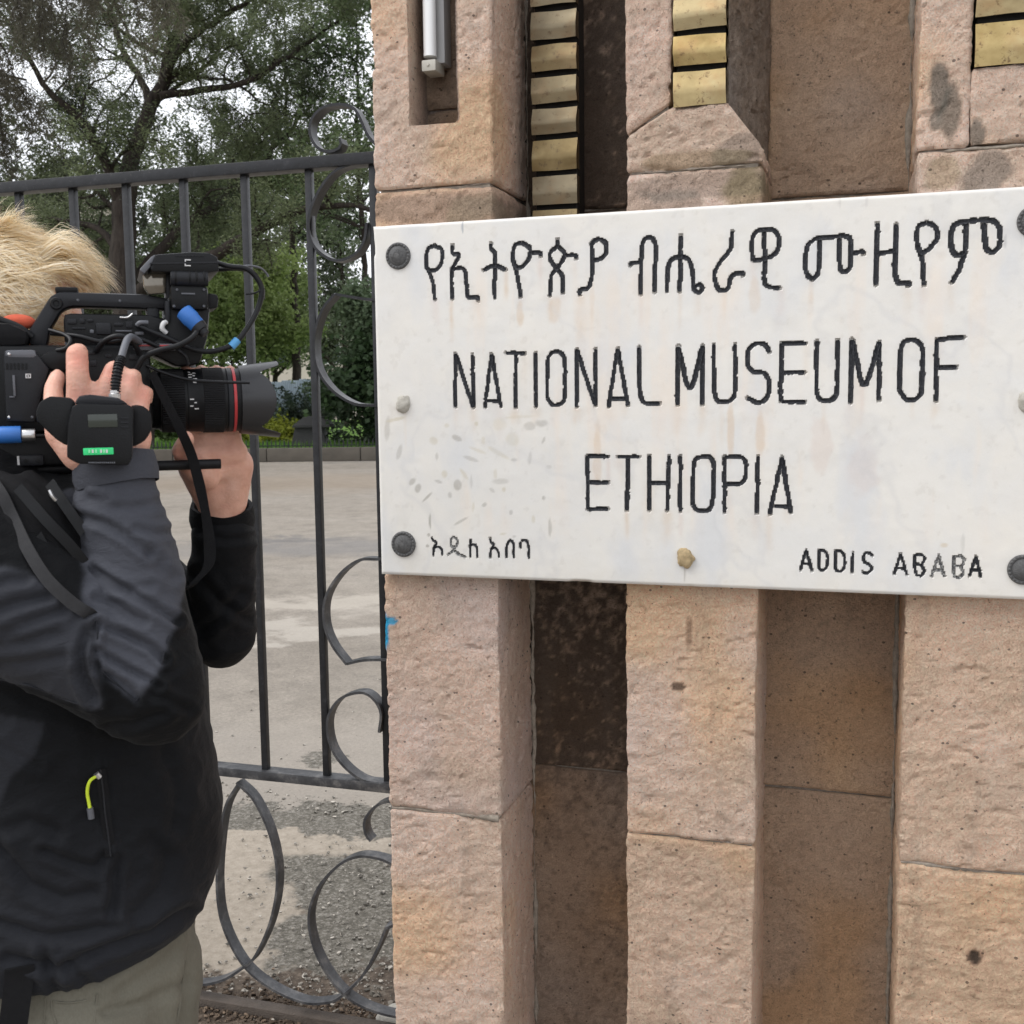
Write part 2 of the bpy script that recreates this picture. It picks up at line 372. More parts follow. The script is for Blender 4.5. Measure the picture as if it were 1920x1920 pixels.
# ================================================================== stone gate wall
# ribs 25 cm wide, recesses 26 cm wide and 23 cm deep, courses 64 cm high
RX = [(-.935, -.685), (-.423, -.173), (.089, .339), (.601, .851), (1.113, 1.363)]
JZ = [-.25, .11, .75, 1.39, 2.03, 2.67, 3.2]
BACK = .23
wall = thing('stone_wall', (.2, .1, 0), 'ribbed wall of pinkish brown stone blocks carrying the white museum sign', 'wall')
def rough_block(path, z0, z1, name='stone_block', step=.0056, amp=.0036, gap=.0022, tone=(.47, .325, .235), seed=0, stain_or_shade=None, corner=.0035, ztop=None, zbot=None, niche=None):
    """block with a rough-hewn skin: cross-section path (x, y) swept upwards; ztop/zbot give sloping or stepped ends"""
    P = [np.array(p, float) for p in path]
    Q = [P[0]]
    for i in range(1, len(P) - 1):                       # round the arrises
        a, b, c = P[i - 1], P[i], P[i + 1]
        u, w = nrm(a - b), nrm(c - b)
        Q += [b + u * corner, b + (u + w) * corner * .30, b + w * corner]
    Q.append(P[-1]); S = resample(np.array(Q), step)
    m = len(S)
    T = np.gradient(S, axis=0); N2 = np.stack([T[:, 1], -T[:, 0]], 1); N2 /= np.linalg.norm(N2, axis=1)[:, None]
    nz = max(3, int((z1 - z0) / step)); t = np.linspace(0, 1, nz)
    zb = np.array([zbot(x, y) for x, y in S]) if zbot else np.full(m, z0)
    zt = np.array([ztop(x, y) for x, y in S]) if ztop else np.full(m, z1)
    wob = fbm(np.c_[S, np.full(m, z0)], 9, 3, seed + 5) * .005; wob2 = fbm(np.c_[S, np.full(m, z1)], 9, 3, seed + 6) * .005
    Z = (zb + gap + wob)[None] * (1 - t[:, None]) + (zt - gap + wob2)[None] * t[:, None]
    V = np.stack([np.broadcast_to(S[:, 0], Z.shape), np.broadcast_to(S[:, 1], Z.shape), Z], -1)
    Nn = np.stack([np.broadcast_to(N2[:, 0], Z.shape), np.broadcast_to(N2[:, 1], Z.shape), np.zeros_like(Z)], -1)
    d = amp * (.8 * fbm(V, 7, 2, seed) + 1.15 * fbm(V * np.array([1, 1, 1.25]), 34, 4, seed + 1, .6) + .5 * fbm(V, 130, 2, seed + 2))
    d += -amp * 1.1 * sstep(.45, .62, fbm(V * np.array([1, 1, 1.5]), 44, 2, seed + 3))            # tool marks and pits
    e = np.minimum(V[..., 2] - (zb + gap)[None], (zt - gap)[None] - V[..., 2]); d -= .004 * (1 - sstep(0, .005, e)) + .006 * (1 - sstep(0, .012, e)) * sstep(.1, .5, fbm(V, 16, 3, seed + 4))
    V = V + Nn * d[..., None]
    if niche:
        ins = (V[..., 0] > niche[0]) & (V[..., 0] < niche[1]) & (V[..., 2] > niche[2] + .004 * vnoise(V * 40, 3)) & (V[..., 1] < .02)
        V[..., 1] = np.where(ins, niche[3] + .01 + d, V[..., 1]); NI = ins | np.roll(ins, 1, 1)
    a = fbm(V, 4.2, 3, seed + 8); b = fbm(V, 11, 4, seed + 9); c = fbm(V, 2.2, 2, seed + 11)
    col = np.array(tone)[None, None] * (1 + .16 * b[..., None])
    col = col * (1 - sstep(.05, .6, a)[..., None] * (1 - np.array([1.05, .95, .82])))         # ochre patches
    col = col * (1 - sstep(.10, .7, -a)[..., None] * (1 - np.array([.98, 1.04, 1.12])))       # lilac-grey patches
    col *= (1 + .10 * c[..., None])
    if niche: col = np.where(NI[..., None], np.array((.20, .165, .145)) * (1 + .4 * fbm(V, 40, 3, 7)[..., None]), col)  # niche interior coloured darker than the block, its shade put into the colour
    if stain_or_shade is not None: col = stain_or_shade(V, col)
    V = V.reshape(-1, 3); col = col.reshape(-1, 3)
    idx = np.arange(nz * m).reshape(nz, m)
    F = np.stack([idx[:-1, :-1], idx[:-1, 1:], idx[1:, 1:], idx[1:, :-1]], -1).reshape(-1, 4)
    faces = F.tolist() + [idx[-1].tolist(), idx[0][::-1].tolist(), [int(i) for i in np.r_[idx[:, 0], idx[::-1, -1]]]]
    return link_mesh(name, V, faces, M_STONE, wall, 60, {'col': col})
def ellmask(V, x, z, rx, rz, seed=0, rough=.5):
    q = np.hypot((V[..., 0] - x) / rx, (V[..., 2] - z) / rz) + rough * fbm(V, 22, 4, seed)
    return 1 - sstep(.75, 1.05, q)
def lichen(items, base=None):
    def f(V, col):
        if base is not None: col = base(V, col)
        for (x, z, rx, rz, c, k) in items:
            mk = ellmask(V, x, z, rx, rz, int(x * 100) + 40)[..., None] * k
            col = col * (1 - mk) + np.array(c) * mk
        return col
    return f
GREY = (.20, .185, .16); MOSS = (.20, .17, .085); DARKS = (.10, .075, .06)
def soot_shade(k, seed=3, thr=-.1):
    """mottled dark crust: soot, and shade painted into recess and chamfer colour"""
    def f(V, col):
        s = sstep(thr, thr + .5, .45 * fbm(V, 5, 2, seed + 7) + .75 * fbm(V, 75, 4, seed, .7))[..., None]
        return col * (1 - k * s) + np.array((.045, .036, .03)) * k * s
    return f
NICHE = (-.853, -.759, 2.150, .085)
def rib(i, zs, st=None):
    x0, x1 = RX[i]
    for j in range(len(zs) - 1):
        rough_block([(x0, BACK + (.45 if i == 0 else .02)), (x0, 0), (x1, 0), (x1, BACK + .02)], zs[j], zs[j + 1], seed=i * 20 + j * 3,
                    stain_or_shade=(st or {}).get(j), step=(.0054 if j in (1, 2) else .0066 if j else .016) if i < 3 else .016, tone=TONES[(i * 3 + j * 2) % 5])
TONES = [(.74, .515, .385), (.71, .505, .40), (.76, .55, .43), (.73, .49, .345), (.74, .53, .42)]
# rib with the lamp niche (first), lower courses
rib(0, JZ[:5], {3: lichen([(-.80, 1.985, .16, .035, GREY, .5), (-.72, 1.96, .06, .06, (.30, .24, .17), .6)]), 2: lichen([(-.934, 1.135, .010, .045, (.03, .33, .60), .95), (-.921, 1.155, .014, .007, (.05, .36, .62), .9)])})
x0, x1 = RX[0]
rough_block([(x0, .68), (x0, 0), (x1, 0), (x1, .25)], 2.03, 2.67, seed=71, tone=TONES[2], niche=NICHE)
rough_block([(NICHE[0] - .01, .25), (NICHE[0] - .01, NICHE[3]), (NICHE[1] + .01, NICHE[3]), (NICHE[1] + .01, .25)], 2.10, 2.20, seed=79, tone=(.30, .225, .17), stain_or_shade=soot_shade(.6), gap=.002)
rough_block([(NICHE[0] - .01, .25), (NICHE[0] - .01, NICHE[3]), (NICHE[1] + .01, NICHE[3]), (NICHE[1] + .01, .25)], 2.20, 2.67, seed=80, tone=(.30, .225, .17), stain_or_shade=soot_shade(.6), gap=.002)
rough_block([(x0, .68), (x0, 0), (x1, 0), (x1, .25)], 2.67, 3.2, seed=83, step=.012)
# second rib: lower courses, then mitred frame round the brass lamp with a stopped chamfer on its right
HOLE = (.05, .038, .03)
rib(1, JZ[:5], {2: lichen([(at_y(1292, 1190, 0)[0], at_y(1292, 1190, 0)[2], .0040, .045, HOLE, .5), (at_y(1270, 1287, 0)[0], at_y(1270, 1287, 0)[2], .016, .008, HOLE, .8)]), 3: lichen([(-.28, 2.0, .14, .03, GREY, .55), (-.36, 1.965, .09, .03, GREY, .5), (-.20, 1.99, .05, .05, MOSS, .6)])})
x0, x1 = RX[1]; BL, BR, BZ = -.339, -.237, 2.146
mit = lambda x, y: max(2.034, 2.10 + (x - x0) * (BZ - 2.10) / (BL - x0))
rough_block([(x0, .25), (x0, 0), (BL, 0), (BL, .07)], 2.03, 2.67, seed=91, tone=TONES[4], zbot=lambda x, y: mit(x, y) + .0015, gap=0.001)
def sill_top(x, y):
    if x < BL: return 2.10 + (x - x0) * (BZ - 2.10) / (BL - x0) - .0015
    if x > BR: return BZ - (x - BR) * (BZ - 2.062) / (x1 - BR)
    return BZ
rough_block([(x0, .25), (x0, 0), (x1, 0), (x1, .25)], 2.03, 2.146, seed=94, tone=TONES[2], ztop=sill_top, step=.005, gap=.002,
            stain_or_shade=lichen([(-.22, 2.05, .05, .05, GREY, .6), (-.30, 2.045, .1, .018, MOSS, .45)]))
rough_block([(BR, .07), (BR, .002), (x1 - .012, BACK - .03), (x1 - .004, .25)], 2.03, 2.67, seed=97, tone=(.30, .245, .20), gap=0.0, zbot=lambda x, y: 2.036, amp=.006, stain_or_shade=soot_shade(.35, 9))  # right-facing chamfer painted darker, its shade put into the tone
rough_block([(x0, .25), (x0, 0), (x1, 0), (x1, .25)], 2.67, 3.2, seed=99, step=.012)
# third rib with its own lamp recess
rib(2, JZ[:5], {1: lichen([(at_y(1828, 1795, 0)[0], at_y(1828, 1795, 0)[2], .014, .016, HOLE, .95)]), 3: lichen([(.20, 1.985, .05, .05, GREY, .7), (.13, 1.99, .03, .03, MOSS, .4)])})
x0, x1 = RX[2]; CL, CR, CZ = .173, .275, 2.162
gs = lichen([(.125, 2.135, .020, .055, (.155, .145, .125), .85), (.118, 2.08, .012, .02, GREY, .8), (.142, 2.10, .018, .06, (.17, .155, .13), .8)])
rough_block([(x0, .25), (x0, 0), (CL, 0), (CL, .07)], 2.03, 2.67, seed=101, tone=TONES[2], stain_or_shade=gs)
rough_block([(CL, .07), (CL, .001), (CR, .001), (CR, .07)], 2.034, CZ, seed=104, tone=TONES[2], gap=.001, stain_or_shade=lichen([(.185, 2.06, .014, .03, GREY, .8)]))
rough_block([(CR, .07), (CR, 0), (x1, 0), (x1, .25)], 2.03, 2.67, seed=107, tone=TONES[1])
rough_block([(x0, .25), (x0, 0), (x1, 0), (x1, .25)], 2.67, 3.2, seed=109, step=.012)
rib(3, JZ); rib(4, JZ)
# recess backs: the first one is blackened by soot and painted shade, the second pale
JB = [-.25, .10, .79, 1.43, 2.005, 2.67, 3.2]
for i in range(4):
    a, b = RX[i][1] - .01, RX[i + 1][0] + .01
    for j in range(len(JB) - 1):
        st = {0: soot_shade(.84, 30, -.52) if j >= 2 else soot_shade(.5, 31, -.2), 1: soot_shade(.30, 33, .1) if j < 3 else soot_shade(.12, 34, .15)}.get(i, soot_shade(.3))
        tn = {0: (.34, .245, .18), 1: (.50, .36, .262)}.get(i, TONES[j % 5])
        rough_block([(a, .30), (a, BACK), (b, BACK), (b, .30)], JB[j], JB[j + 1], seed=200 + i * 17 + j * 5, tone=tn, stain_or_shade=st, amp=.003, corner=.008, step=(.0058 if j else .016) if i < 2 else .02)
# mortar core behind the blocks (shows in the joints)
mm = MB()
for i, (a, b) in enumerate(RX):
    if i == 0:
        mm.abox(a + .010, b - .009, .008, .66, -.24, 2.03); mm.abox(a + .010, NICHE[0] - .006, .008, .66, 2.032, 3.19)
        mm.abox(NICHE[1] + .006, b - .009, .008, .24, 2.032, 3.19); mm.abox(NICHE[0] - .02, NICHE[1] + .02, .10, .66, 2.04, 3.18)
    elif i in (1, 2):
        mm.abox(a + .009, b - .009, .008, .24, -.24, 2.06 if i == 1 else 2.034); mm.abox(a + .009, b - .03, .20, .24, 2.062, 3.19)
        mm.abox(a + .008, (BL if i == 1 else CL) - .006, .008, .20, 2.07 if i == 2 else 2.12, 3.19)
        if i == 2: mm.abox(CR + .006, b - .009, .008, .20, 2.07, 3.19)
    else: mm.abox(a + .009, b - .009, .008, .24, -.24, 3.19)
for i in range(4): mm.abox(RX[i][1] - .02, RX[i + 1][0] + .02, BACK + .010, .65, -.24, 3.19)
for i in range(4):                                   # pointing squeezed out in the inner corners of the recesses
    for sx, xx in ((1, RX[i][1]), (-1, RX[i + 1][0])):
        if i == 1 and sx == 1: continue
        zz = np.arange(.0, 2.66, .012); k = np.c_[np.full(len(zz), xx + sx * .004), np.full(len(zz), BACK - .002), zz]
        rr = np.clip(.003 + .012 * fbm(k, 9, 4, 50 + i + sx * 3) + .004 * fbm(k, 60, 2, 51), .0006, .016)
        k[:, 0] += sx * .004 * fbm(k, 30, 3, 8); k[:, 1] += rr * .4
        mm.tube(k, rr, 7)
for i in range(3):                                   # mortar smeared proud of some joints
    for zj in (.75, 2.03):
        xx = np.arange(RX[i][0] + .004, RX[i][1] - .003, .004); k = np.c_[xx, np.full(len(xx), .004), np.full(len(xx), zj)]
        rr = np.clip(.0012 + .0055 * fbm(k, 11, 3, 90 + i * 5 + int(zj)) + .0022 * fbm(k, 70, 2, 91), .0003, .008)
        if i == 0 and zj < 1: rr = rr + .006 * sstep(-.745, -.70, xx) + .003 * sstep(-.80, -.745, xx)
        k[:, 1] += rr * .25 + .001; k[:, 2] += .002 * fbm(k, 40, 2, 92); mm.tube(k, rr, 7)
mm.build('mortar', M_MORTAR, wall, 60)

# ------------------------------------------------------------------ brass louvred lamps
def louvre(x0, x1, zs, yf, label, depth, mat, group='brass louvred lamps'):
    cx = (x0 + x1) / 2
    t = thing('louvred_wall_lamp', (cx, yf + depth, zs[0]), label, 'lamp', group)
    bk = MB(); bk.abox(x0 + .003, x1 - .003, yf + .022, yf + depth, zs[0] + .002, zs[-1] + .01, .002); bk.build('housing', M_DARK, t)
    for k in range(len(zs) - 1):
        za, zb = zs[k], zs[k + 1] -   .0105; h = zb - za; w = x1 - x0
        nx, nz = 9, 10; V = []; sd = k * 7 + int(abs(x0) * 100)
        for j in range(nz):
            v = j / (nz - 1)
            for i in range(nx):
                u = i / (nx - 1)
                yy = yf + .014 * (v - .45) * (v > .45) + .009 * (.45 - v) * (v < .45)
                yy += .0012 * float(vnoise(np.array([u * 2.3 + sd, v * 2.1, sd]), 3))
                zz = za + h * v + .0018 * float(vnoise(np.array([u * 1.7, sd * 1.3 + (v > .5), 1.]), 5))
                V.append((x0 + w * u + .0012 * float(vnoise(np.array([v * 2, sd, 2.]), 6)), yy, zz))
        F = [(j * nx + i, j * nx + i + 1, (j + 1) * nx + i + 1, (j + 1) * nx + i) for j in range(nz - 1) for i in range(nx - 1)]
        b = len(V); V2 = [(p[0], p[1] + .0016, p[2]) for p in V]
        F2 = [tuple(q + b for q in f[::-1]) for f in F]
        rim = [i for i in range(nx)] + [j * nx + nx - 1 for j in range(1, nz)] + [(nz - 1) * nx + i for i in range(nx - 2, -1, -1)] + [j * nx for j in range(nz - 2, 0, -1)]
        F3 = [(rim[i], rim[i] + b, rim[(i + 1) % len(rim)] + b, rim[(i + 1) % len(rim)]) for i in range(len(rim))]
        m_ = MB(); m_.add(V + V2, F + F2 + F3)
        for sx in (x0 + .001, x1 - .001): m_.add([(sx, yf + .004, za + .002), (sx, yf + .03, za + .002), (sx, yf + .03, zb - .001), (sx, yf + .009, zb - .001)], [(0, 1, 2, 3)])
        m_.build('louvre_plate', mat, t, 50)
    return t
lz = [at_y(1037, y, .145)[2] for y in (452, 382, 318, 250, 191, 131, 71, 7, -57)]
la, lb = at_y(996, 220, .145)[0], at_y(1080, 220, .145)[0]
louvre(la, lb, lz + [lz[-1] + .068 * (k + 1) for k in range(6)], .145, 'narrow column of dull brass louvres in the dark recess above the sign', .085, m_brass('dark_brass', .52))  # same brass mixed towards dark brown
z2 = [at_y(1310, y, -.006)[2] for y in (196, 119, 52, -20)]
louvre(BL + .005, BR - .002, z2 + [z2[-1] + .072 * (k + 1) for k in range(5)], -.008, 'brass louvre stack set in the mitred stone frame of the middle rib', .06, M_BRASS)
z3 = [at_y(1870, y, -.006)[2] for y in (122, 27, -60)]
louvre(CL + .004, CR - .004, z3 + [z3[-1] + .09 * (k + 1) for k in range(4)], -.008, 'brass louvre stack cut off by the right edge of the photo', .06, M_BRASS)

# ------------------------------------------------------------------ tube lamp in the niche
tl = thing('tube_lamp', (-.808, .082, 2.19), 'white fluorescent tube lamp standing in the stone niche by the gate', 'lamp')
xa = at_y(812, 60, .04)[0]; zb_ = at_y(814, 138, .04)[2]
b = MB(); b.abox(xa - .004, xa + .022, .045, .084, zb_ + .02, 2.66, .003); b.build('housing', simple('grey_batten', (.36, .36, .36), .4, 0, .1, 30, .05), tl)
b = MB(); b.tube([(xa - .004, .032, zb_ + .03), (xa - .004, .032, 2.65)], .013, 16); b.build('tube', M_TUBE, tl)
b = MB(); b.abox(xa - .018, xa + .012, .019, .07, zb_, zb_ + .022, .003); b.tube([(xa - .004, .016, zb_ + .012), (xa - .004, .0185, zb_ + .012)], .003, 8); b.build('lamp_holder', M_BEIGE, tl)

# ================================================================== marble sign with carved letters
SY = -.032; SX0, SX1, SZ0, SZ1 = -.927, .335, 1.258, 1.957
sign = thing('marble_sign', ((SX0 + SX1) / 2, 0, SZ0), 'white marble slab carved with NATIONAL MUSEUM OF ETHIOPIA in black letters', 'sign')
z3_ = lambda p: (690 + p[0] / 3.0968, 400 + p[1] / 3.0968)
z4_ = lambda p: (1300 + p[0] / 3.0968, 350 + p[1] / 3.0968)
z5_ = lambda p: (690 + p[0] / 3.0968, 780 + p[1] / 3.0968)
z6_ = lambda p: (1240 + p[0] / 2.8235, 780 + p[1] / 2.8235)
LET = []   # (zoom function, curvy, half width px, faint, strokes)
def L(fn, curvy, w, *st, faint=0): LET.append((fn, curvy, w, faint, st))
A = 4.0
L(z3_, 1, A, [(385,190),(350,205),(338,260),(345,320),(385,332),(420,305),(432,250),(425,205),(385,190)], [(345,318),(362,360),(378,410),(390,500)])
L(z3_, 0, A, [(487,185),(487,238),(535,236),(500,300),(486,330),(487,495)], [(486,326),(540,315),(568,335),(575,480),(582,490),(640,485),(640,506)])
L(z3_, 0, A, [(712,175),(715,205),(738,222),(735,300),(735,495)], [(670,330),(735,296),(800,328)])
L(z3_, 1, A, [(890,170),(850,190),(842,260),(860,308),(900,308),(935,260),(935,200),(890,170)], [(846,285),(858,330),(870,375),(885,485)], [(942,232),(985,230),(1003,233),(1003,250)])
L(z3_, 1, A, [(1097,152),(1097,188),(1060,228),(1060,272),(1095,322),(1130,370),(1130,465)], [(1097,188),(1135,225),(1132,270),(1095,322),(1062,370),(1057,480)], [(1142,245),(1190,240),(1206,242),(1205,262)])
L(z3_, 0, A, [(1300,172),(1300,430),(1225,445),(1228,475)], [(1300,185),(1318,156),(1345,146),(1378,165),(1388,200),(1382,238),(1352,268),(1305,275)])
L(z3_, 0, A, [(1583,470),(1587,185),(1608,145),(1630,138),(1658,147),(1675,190),(1660,455)], [(1578,285),(1525,290),(1525,305)])
L(z3_, 0, A, [(1735,460),(1740,305),(1765,262),(1815,250),(1865,262),(1885,330),(1888,430),(1896,450),(1925,462),(1945,435),(1925,410),(1897,430)], [(1815,128),(1810,455)])
L(z4_, 1, A, [(225,260),(215,360),(140,460),(125,530),(150,600),(200,590),(222,520),(285,500),(290,516)])
L(z4_, 0, A, [(345,430),(340,295),(375,255),(420,248),(465,252),(500,290),(495,370),(440,415),(345,430)], [(410,262),(415,420),(412,570),(430,580),(500,590)])
L(z4_, 0, A, [(690,538),(660,515),(650,470),(650,395),(668,325),(715,298),(890,281),(918,310),(915,460),(882,500),(848,480),(845,300)], [(735,310),(730,500),(690,538)], [(930,385),(988,375),(990,392)])
L(z4_, 0, A + .4, [(1070,212),(1060,570)], [(1180,217),(1165,560),(1258,560),(1250,578)], [(1072,392),(1170,370)])
L(z4_, 1, A, [(1355,208),(1310,230),(1296,300),(1322,380),(1370,362),(1415,300),(1402,232),(1355,208)], [(1302,340),(1318,390),(1332,440),(1340,570)])
L(z4_, 0, A + .2, [(1580,212),(1582,375),(1548,475),(1502,558)], [(1580,387),(1530,402),(1502,370),(1494,270),(1518,218),(1580,200),(1740,190),(1785,240),(1780,350),(1732,390),(1697,360),(1685,212)])
B = 3.9
L(z3_, 0, B, [(508,1125),(508,815)], [(510,818),(610,1125)], [(605,822),(612,1122)])
L(z3_, 0, B, [(678,1130),(718,820)], [(718,820),(772,1125)], [(686,1090),(764,1090)])
L(z3_, 0, B, [(803,810),(910,810)], [(858,815),(858,1130)])
L(z3_, 0, B, [(973,810),(975,1125)])
L(z3_, 0, B, [(1040,1075),(1040,840),(1068,806),(1120,806),(1145,840),(1145,1080),(1112,1115),(1070,1115),(1040,1075)])
L(z3_, 0, B, [(1212,1125),(1212,790)], [(1214,795),(1318,1110)], [(1322,790),(1320,1118)])
L(z3_, 0, B, [(1395,1125),(1450,785)], [(1450,785),(1507,1115)], [(1412,1075),(1490,1077)])
L(z3_, 0, B, [(1575,780),(1577,1105),(1692,1105)])
L(z3_, 0, B + .4, [(1795,1115),(1800,775)], [(1802,780),(1870,1072),(1940,772)], [(1942,770),(1940,1112)])
L(z4_, 0, B, [(120,915),(120,1210),(150,1253),(215,1250),(245,1200),(240,915)])
L(z4_, 1, B, [(440,962),(420,918),(365,910),(320,950),(315,1030),(350,1073),(415,1088),(442,1140),(432,1215),(382,1255),(312,1228)])
L(z4_, 0, B, [(655,910),(512,914)], [(512,910),(508,1250)], [(512,1250),(650,1250)], [(515,1077),(645,1079)])
L(z4_, 0, B, [(718,895),(712,1200),(742,1245),(808,1240),(835,1200),(838,892)])
L(z4_, 0, B + .2, [(912,1255),(922,890)], [(924,895),(990,1208),(1078,902)], [(1080,900),(1075,1242)])
L(z4_, 0, B, [(1195,1180),(1200,950),(1225,893),(1290,886),(1335,930),(1330,1190),(1290,1240),(1230,1235),(1195,1180)])
L(z4_, 0, B, [(1410,1245),(1412,885)], [(1412,887),(1570,875)], [(1415,1052),(1530,1050)])
L(z5_, 0, B, [(1395,237),(1278,235)], [(1276,233),(1275,540)], [(1277,540),(1395,540)], [(1285,388),(1395,388)])
L(z5_, 0, B, [(1450,238),(1575,238)], [(1510,240),(1505,550)])
L(z5_, 0, B, [(1635,230),(1632,550)], [(1748,230),(1740,550)], [(1640,390),(1745,390)])
L(z5_, 0, B, [(1815,230),(1813,555)])
L(z6_, 0, B, [(165,470),(170,240),(195,215),(255,215),(280,250),(272,470),(250,500),(190,500),(165,470)])
L(z6_, 0, B, [(333,510),(335,215)], [(336,216),(430,215),(450,245),(445,330),(420,360),(345,360)])
L(z6_, 0, B, [(512,212),(508,515)])
L(z6_, 0, B, [(575,520),(638,218)], [(638,218),(685,515)], [(600,477),(670,480)])
S_ = 2.1
L(z5_, 0, S_, [(370,705),(376,720),(405,735),(382,760),(378,810)], [(380,765),(410,755),(430,775),(430,808)])
L(z5_, 1, S_, [(500,700),(480,720),(485,755),(510,758),(520,725),(500,700)], [(510,760),(485,790),(465,805)], [(500,785),(530,805),(565,818)], faint=1)
L(z5_, 0, S_, [(595,715),(595,820)], [(590,755),(615,740),(635,765),(635,822)])
L(z5_, 0, S_, [(708,710),(715,735),(735,745),(710,780),(710,825)], [(712,775),(740,765),(758,790),(758,822)])
L(z5_, 0, S_, [(803,825),(805,745),(825,718),(845,740),(845,825)])
L(z5_, 0, S_, [(885,770),(885,735),(905,718),(932,735),(932,830)])
L(z6_, 0, S_ + .3, [(735,815),(765,712)], [(765,712),(798,820)], [(745,782),(788,785)])
L(z6_, 0, S_ + .3, [(835,712),(832,815),(865,820),(880,790),(878,735),(860,712),(835,712)])
L(z6_, 0, S_ + .3, [(920,715),(918,818),(955,825),(970,795),(970,740),(950,715),(920,715)])
L(z6_, 0, S_ + .3, [(1012,725),(1010,828)])
L(z6_, 1, S_ + .3, [(1118,740),(1090,725),(1070,745),(1075,775),(1105,790),(1112,815),(1090,833),(1065,825)])
L(z6_, 0, S_ + .3, [(1230,838),(1268,730)], [(1268,730),(1300,840)], [(1240,805),(1290,808)])
L(z6_, 0, S_ + .3, [(1340,735),(1342,840),(1375,848),(1395,825),(1380,790),(1345,785)], [(1340,735),(1380,735),(1400,755),(1380,788)])
L(z6_, 0, S_ + .1, [(1430,850),(1470,740)], [(1470,740),(1500,850)], [(1445,815),(1490,815)], faint=1)
L(z6_, 0, S_ + .2, [(1550,742),(1548,850),(1580,858),(1600,835),(1590,800),(1555,792)], [(1550,742),(1590,742),(1605,765),(1590,798)], faint=1)
L(z6_, 0, S_ + .3, [(1630,848),(1665,745)], [(1665,745),(1690,855)], [(1642,815),(1685,818)])
STR = []            # letters -> strokes on the slab, metres
def on_sign(p): q = at_y(p[0], p[1], SY); return q[[0, 2]]
def round_corners(P):
    if len(P) < 3: return P
    for _ in range(2):
        Q = [P[0]]
        for a, b in zip(P[:-1], P[1:]): Q += [a * .8 + b * .2, a * .2 + b * .8]
        P = Q + [P[-1]]
    return P
LETM = []
for li, (fn, curvy, w, faint, st) in enumerate(LET):
    cur = []
    for s in st:
        P = [on_sign(fn(p)) for p in s]
        P = catmull(P, 7) if curvy else np.array(round_corners(P))
        P = resample(P, .0025); hw = w * .00096
        P3 = np.c_[P, np.full(len(P), li * 3.1)]
        P = P + np.stack([fbm(P3, 60, 2, 3), fbm(P3, 60, 2, 4)], 1) * .0012
        W = hw * (1 + .26 * fbm(P3, 150, 3, 9) + .12 * fbm(P3, 30, 2, 10))
        cur.append((P, W)); STR.append((P, W))
    LETM.append((cur, faint, w))
# slab front as a fine height field: real grooves under the letters
G = .0024
xs = np.arange(SX0, SX1 + G / 2, G); zs = np.arange(SZ0, SZ1 + G / 2, G); nx, nz = len(xs), len(zs)
XX, ZZ = np.meshgrid(xs, zs); dep = np.zeros_like(XX)
for P, W in STR:
    i0 = np.clip(((P.min(0) - .01 - (SX0, SZ0)) / G).astype(int), 0, None); i1 = ((P.max(0) + .01 - (SX0, SZ0)) / G).astype(int) + 1
    sx = slice(i0[0], min(nx, i1[0])); sz = slice(i0[1], min(nz, i1[1])); gx, gz = XX[sz, sx], ZZ[sz, sx]
    d = np.min(np.hypot(gx[..., None] - P[:, 0], gz[..., None] - P[:, 1]) - W * .9, -1)
    dep[sz, sx] = np.maximum(dep[sz, sx], np.where(d < 0, .0055, 0))
G3 = np.stack([XX, np.full_like(XX, 3.3), ZZ], -1)
yy = SY + dep + .0007 * fbm(G3, 6, 2, 21) - .0004 * fbm(G3, 45, 2, 22)
ed = np.minimum(np.minimum(XX - SX0, SX1 - XX), np.minimum(ZZ - SZ0, SZ1 - ZZ))
yy += .0035 * (1 - sstep(0, .0045, ed)) + .006 * (1 - sstep(0, .006 + .004 * np.clip(fbm(G3, 25, 3, 24), 0, 1), ed)) * sstep(.25, .5, fbm(G3, 12, 3, 23))
col = np.ones(XX.shape + (3,)) * np.array([.72, .70, .655])
def stain_px(px, py, rx, rz, c, k, seed=1, rough=.35, rot=0):
    x, z = on_sign((px, py)); s = .00108; ca, sa = math.cos(rot), math.sin(rot)
    dx, dz = XX - x, ZZ - z; u = (dx * ca + dz * sa) / (rx * s); v = (-dx * sa + dz * ca) / (rz * s)
    mk = (1 - sstep(.55, 1.0, np.hypot(u, v) + rough * fbm(G3, 50, 3, seed)))[..., None] * k
    return col * (1 - mk) + np.array(c) * mk
RUST = (.60, .44, .29); OIL = (.30, .28, .24); PINK = (.62, .51, .45)
# rusty run-off below the letters: streaky, each starting at a letter foot
for li, (cur, faint, w) in enumerate(LETM):
    if w < 3: continue
    k0 = random.Random(li * 7 + 1)
    for P, W in cur:
        b = P[np.argmin(P[:, 1])]
        if k0.random() < .62:
            ln = k0.uniform(.03, .10); wd = k0.uniform(.004, .010); kk = k0.uniform(.2, .6)
            dx = np.abs(XX - b[0] - .004 * fbm(G3, 14, 2, li)); dz = b[1] - ZZ
            mk = np.exp(-(dx / wd) ** 2) * sstep(-.004, .006, dz) * (1 - sstep(ln * .35, ln, dz + .02 * fbm(G3 * np.array([3, 1, 1]), 30, 3, li + 2))) * kk * (.75 + .5 * fbm(G3, 60, 3, li + 5))
            col = col * (1 - mk[..., None]) + np.array(RUST if li % 3 else PINK) * mk[..., None]
mk = (sstep(.05, .55, fbm(G3, 16, 5, 81, .6)) * .30)[..., None]; col = col * (1 - mk) + np.array((.60, .585, .55)) * mk
mk = (sstep(.28, .5, fbm(G3, 70, 4, 83, .6)) * .22)[..., None]; col = col * (1 - mk) + np.array((.50, .47, .42)) * mk
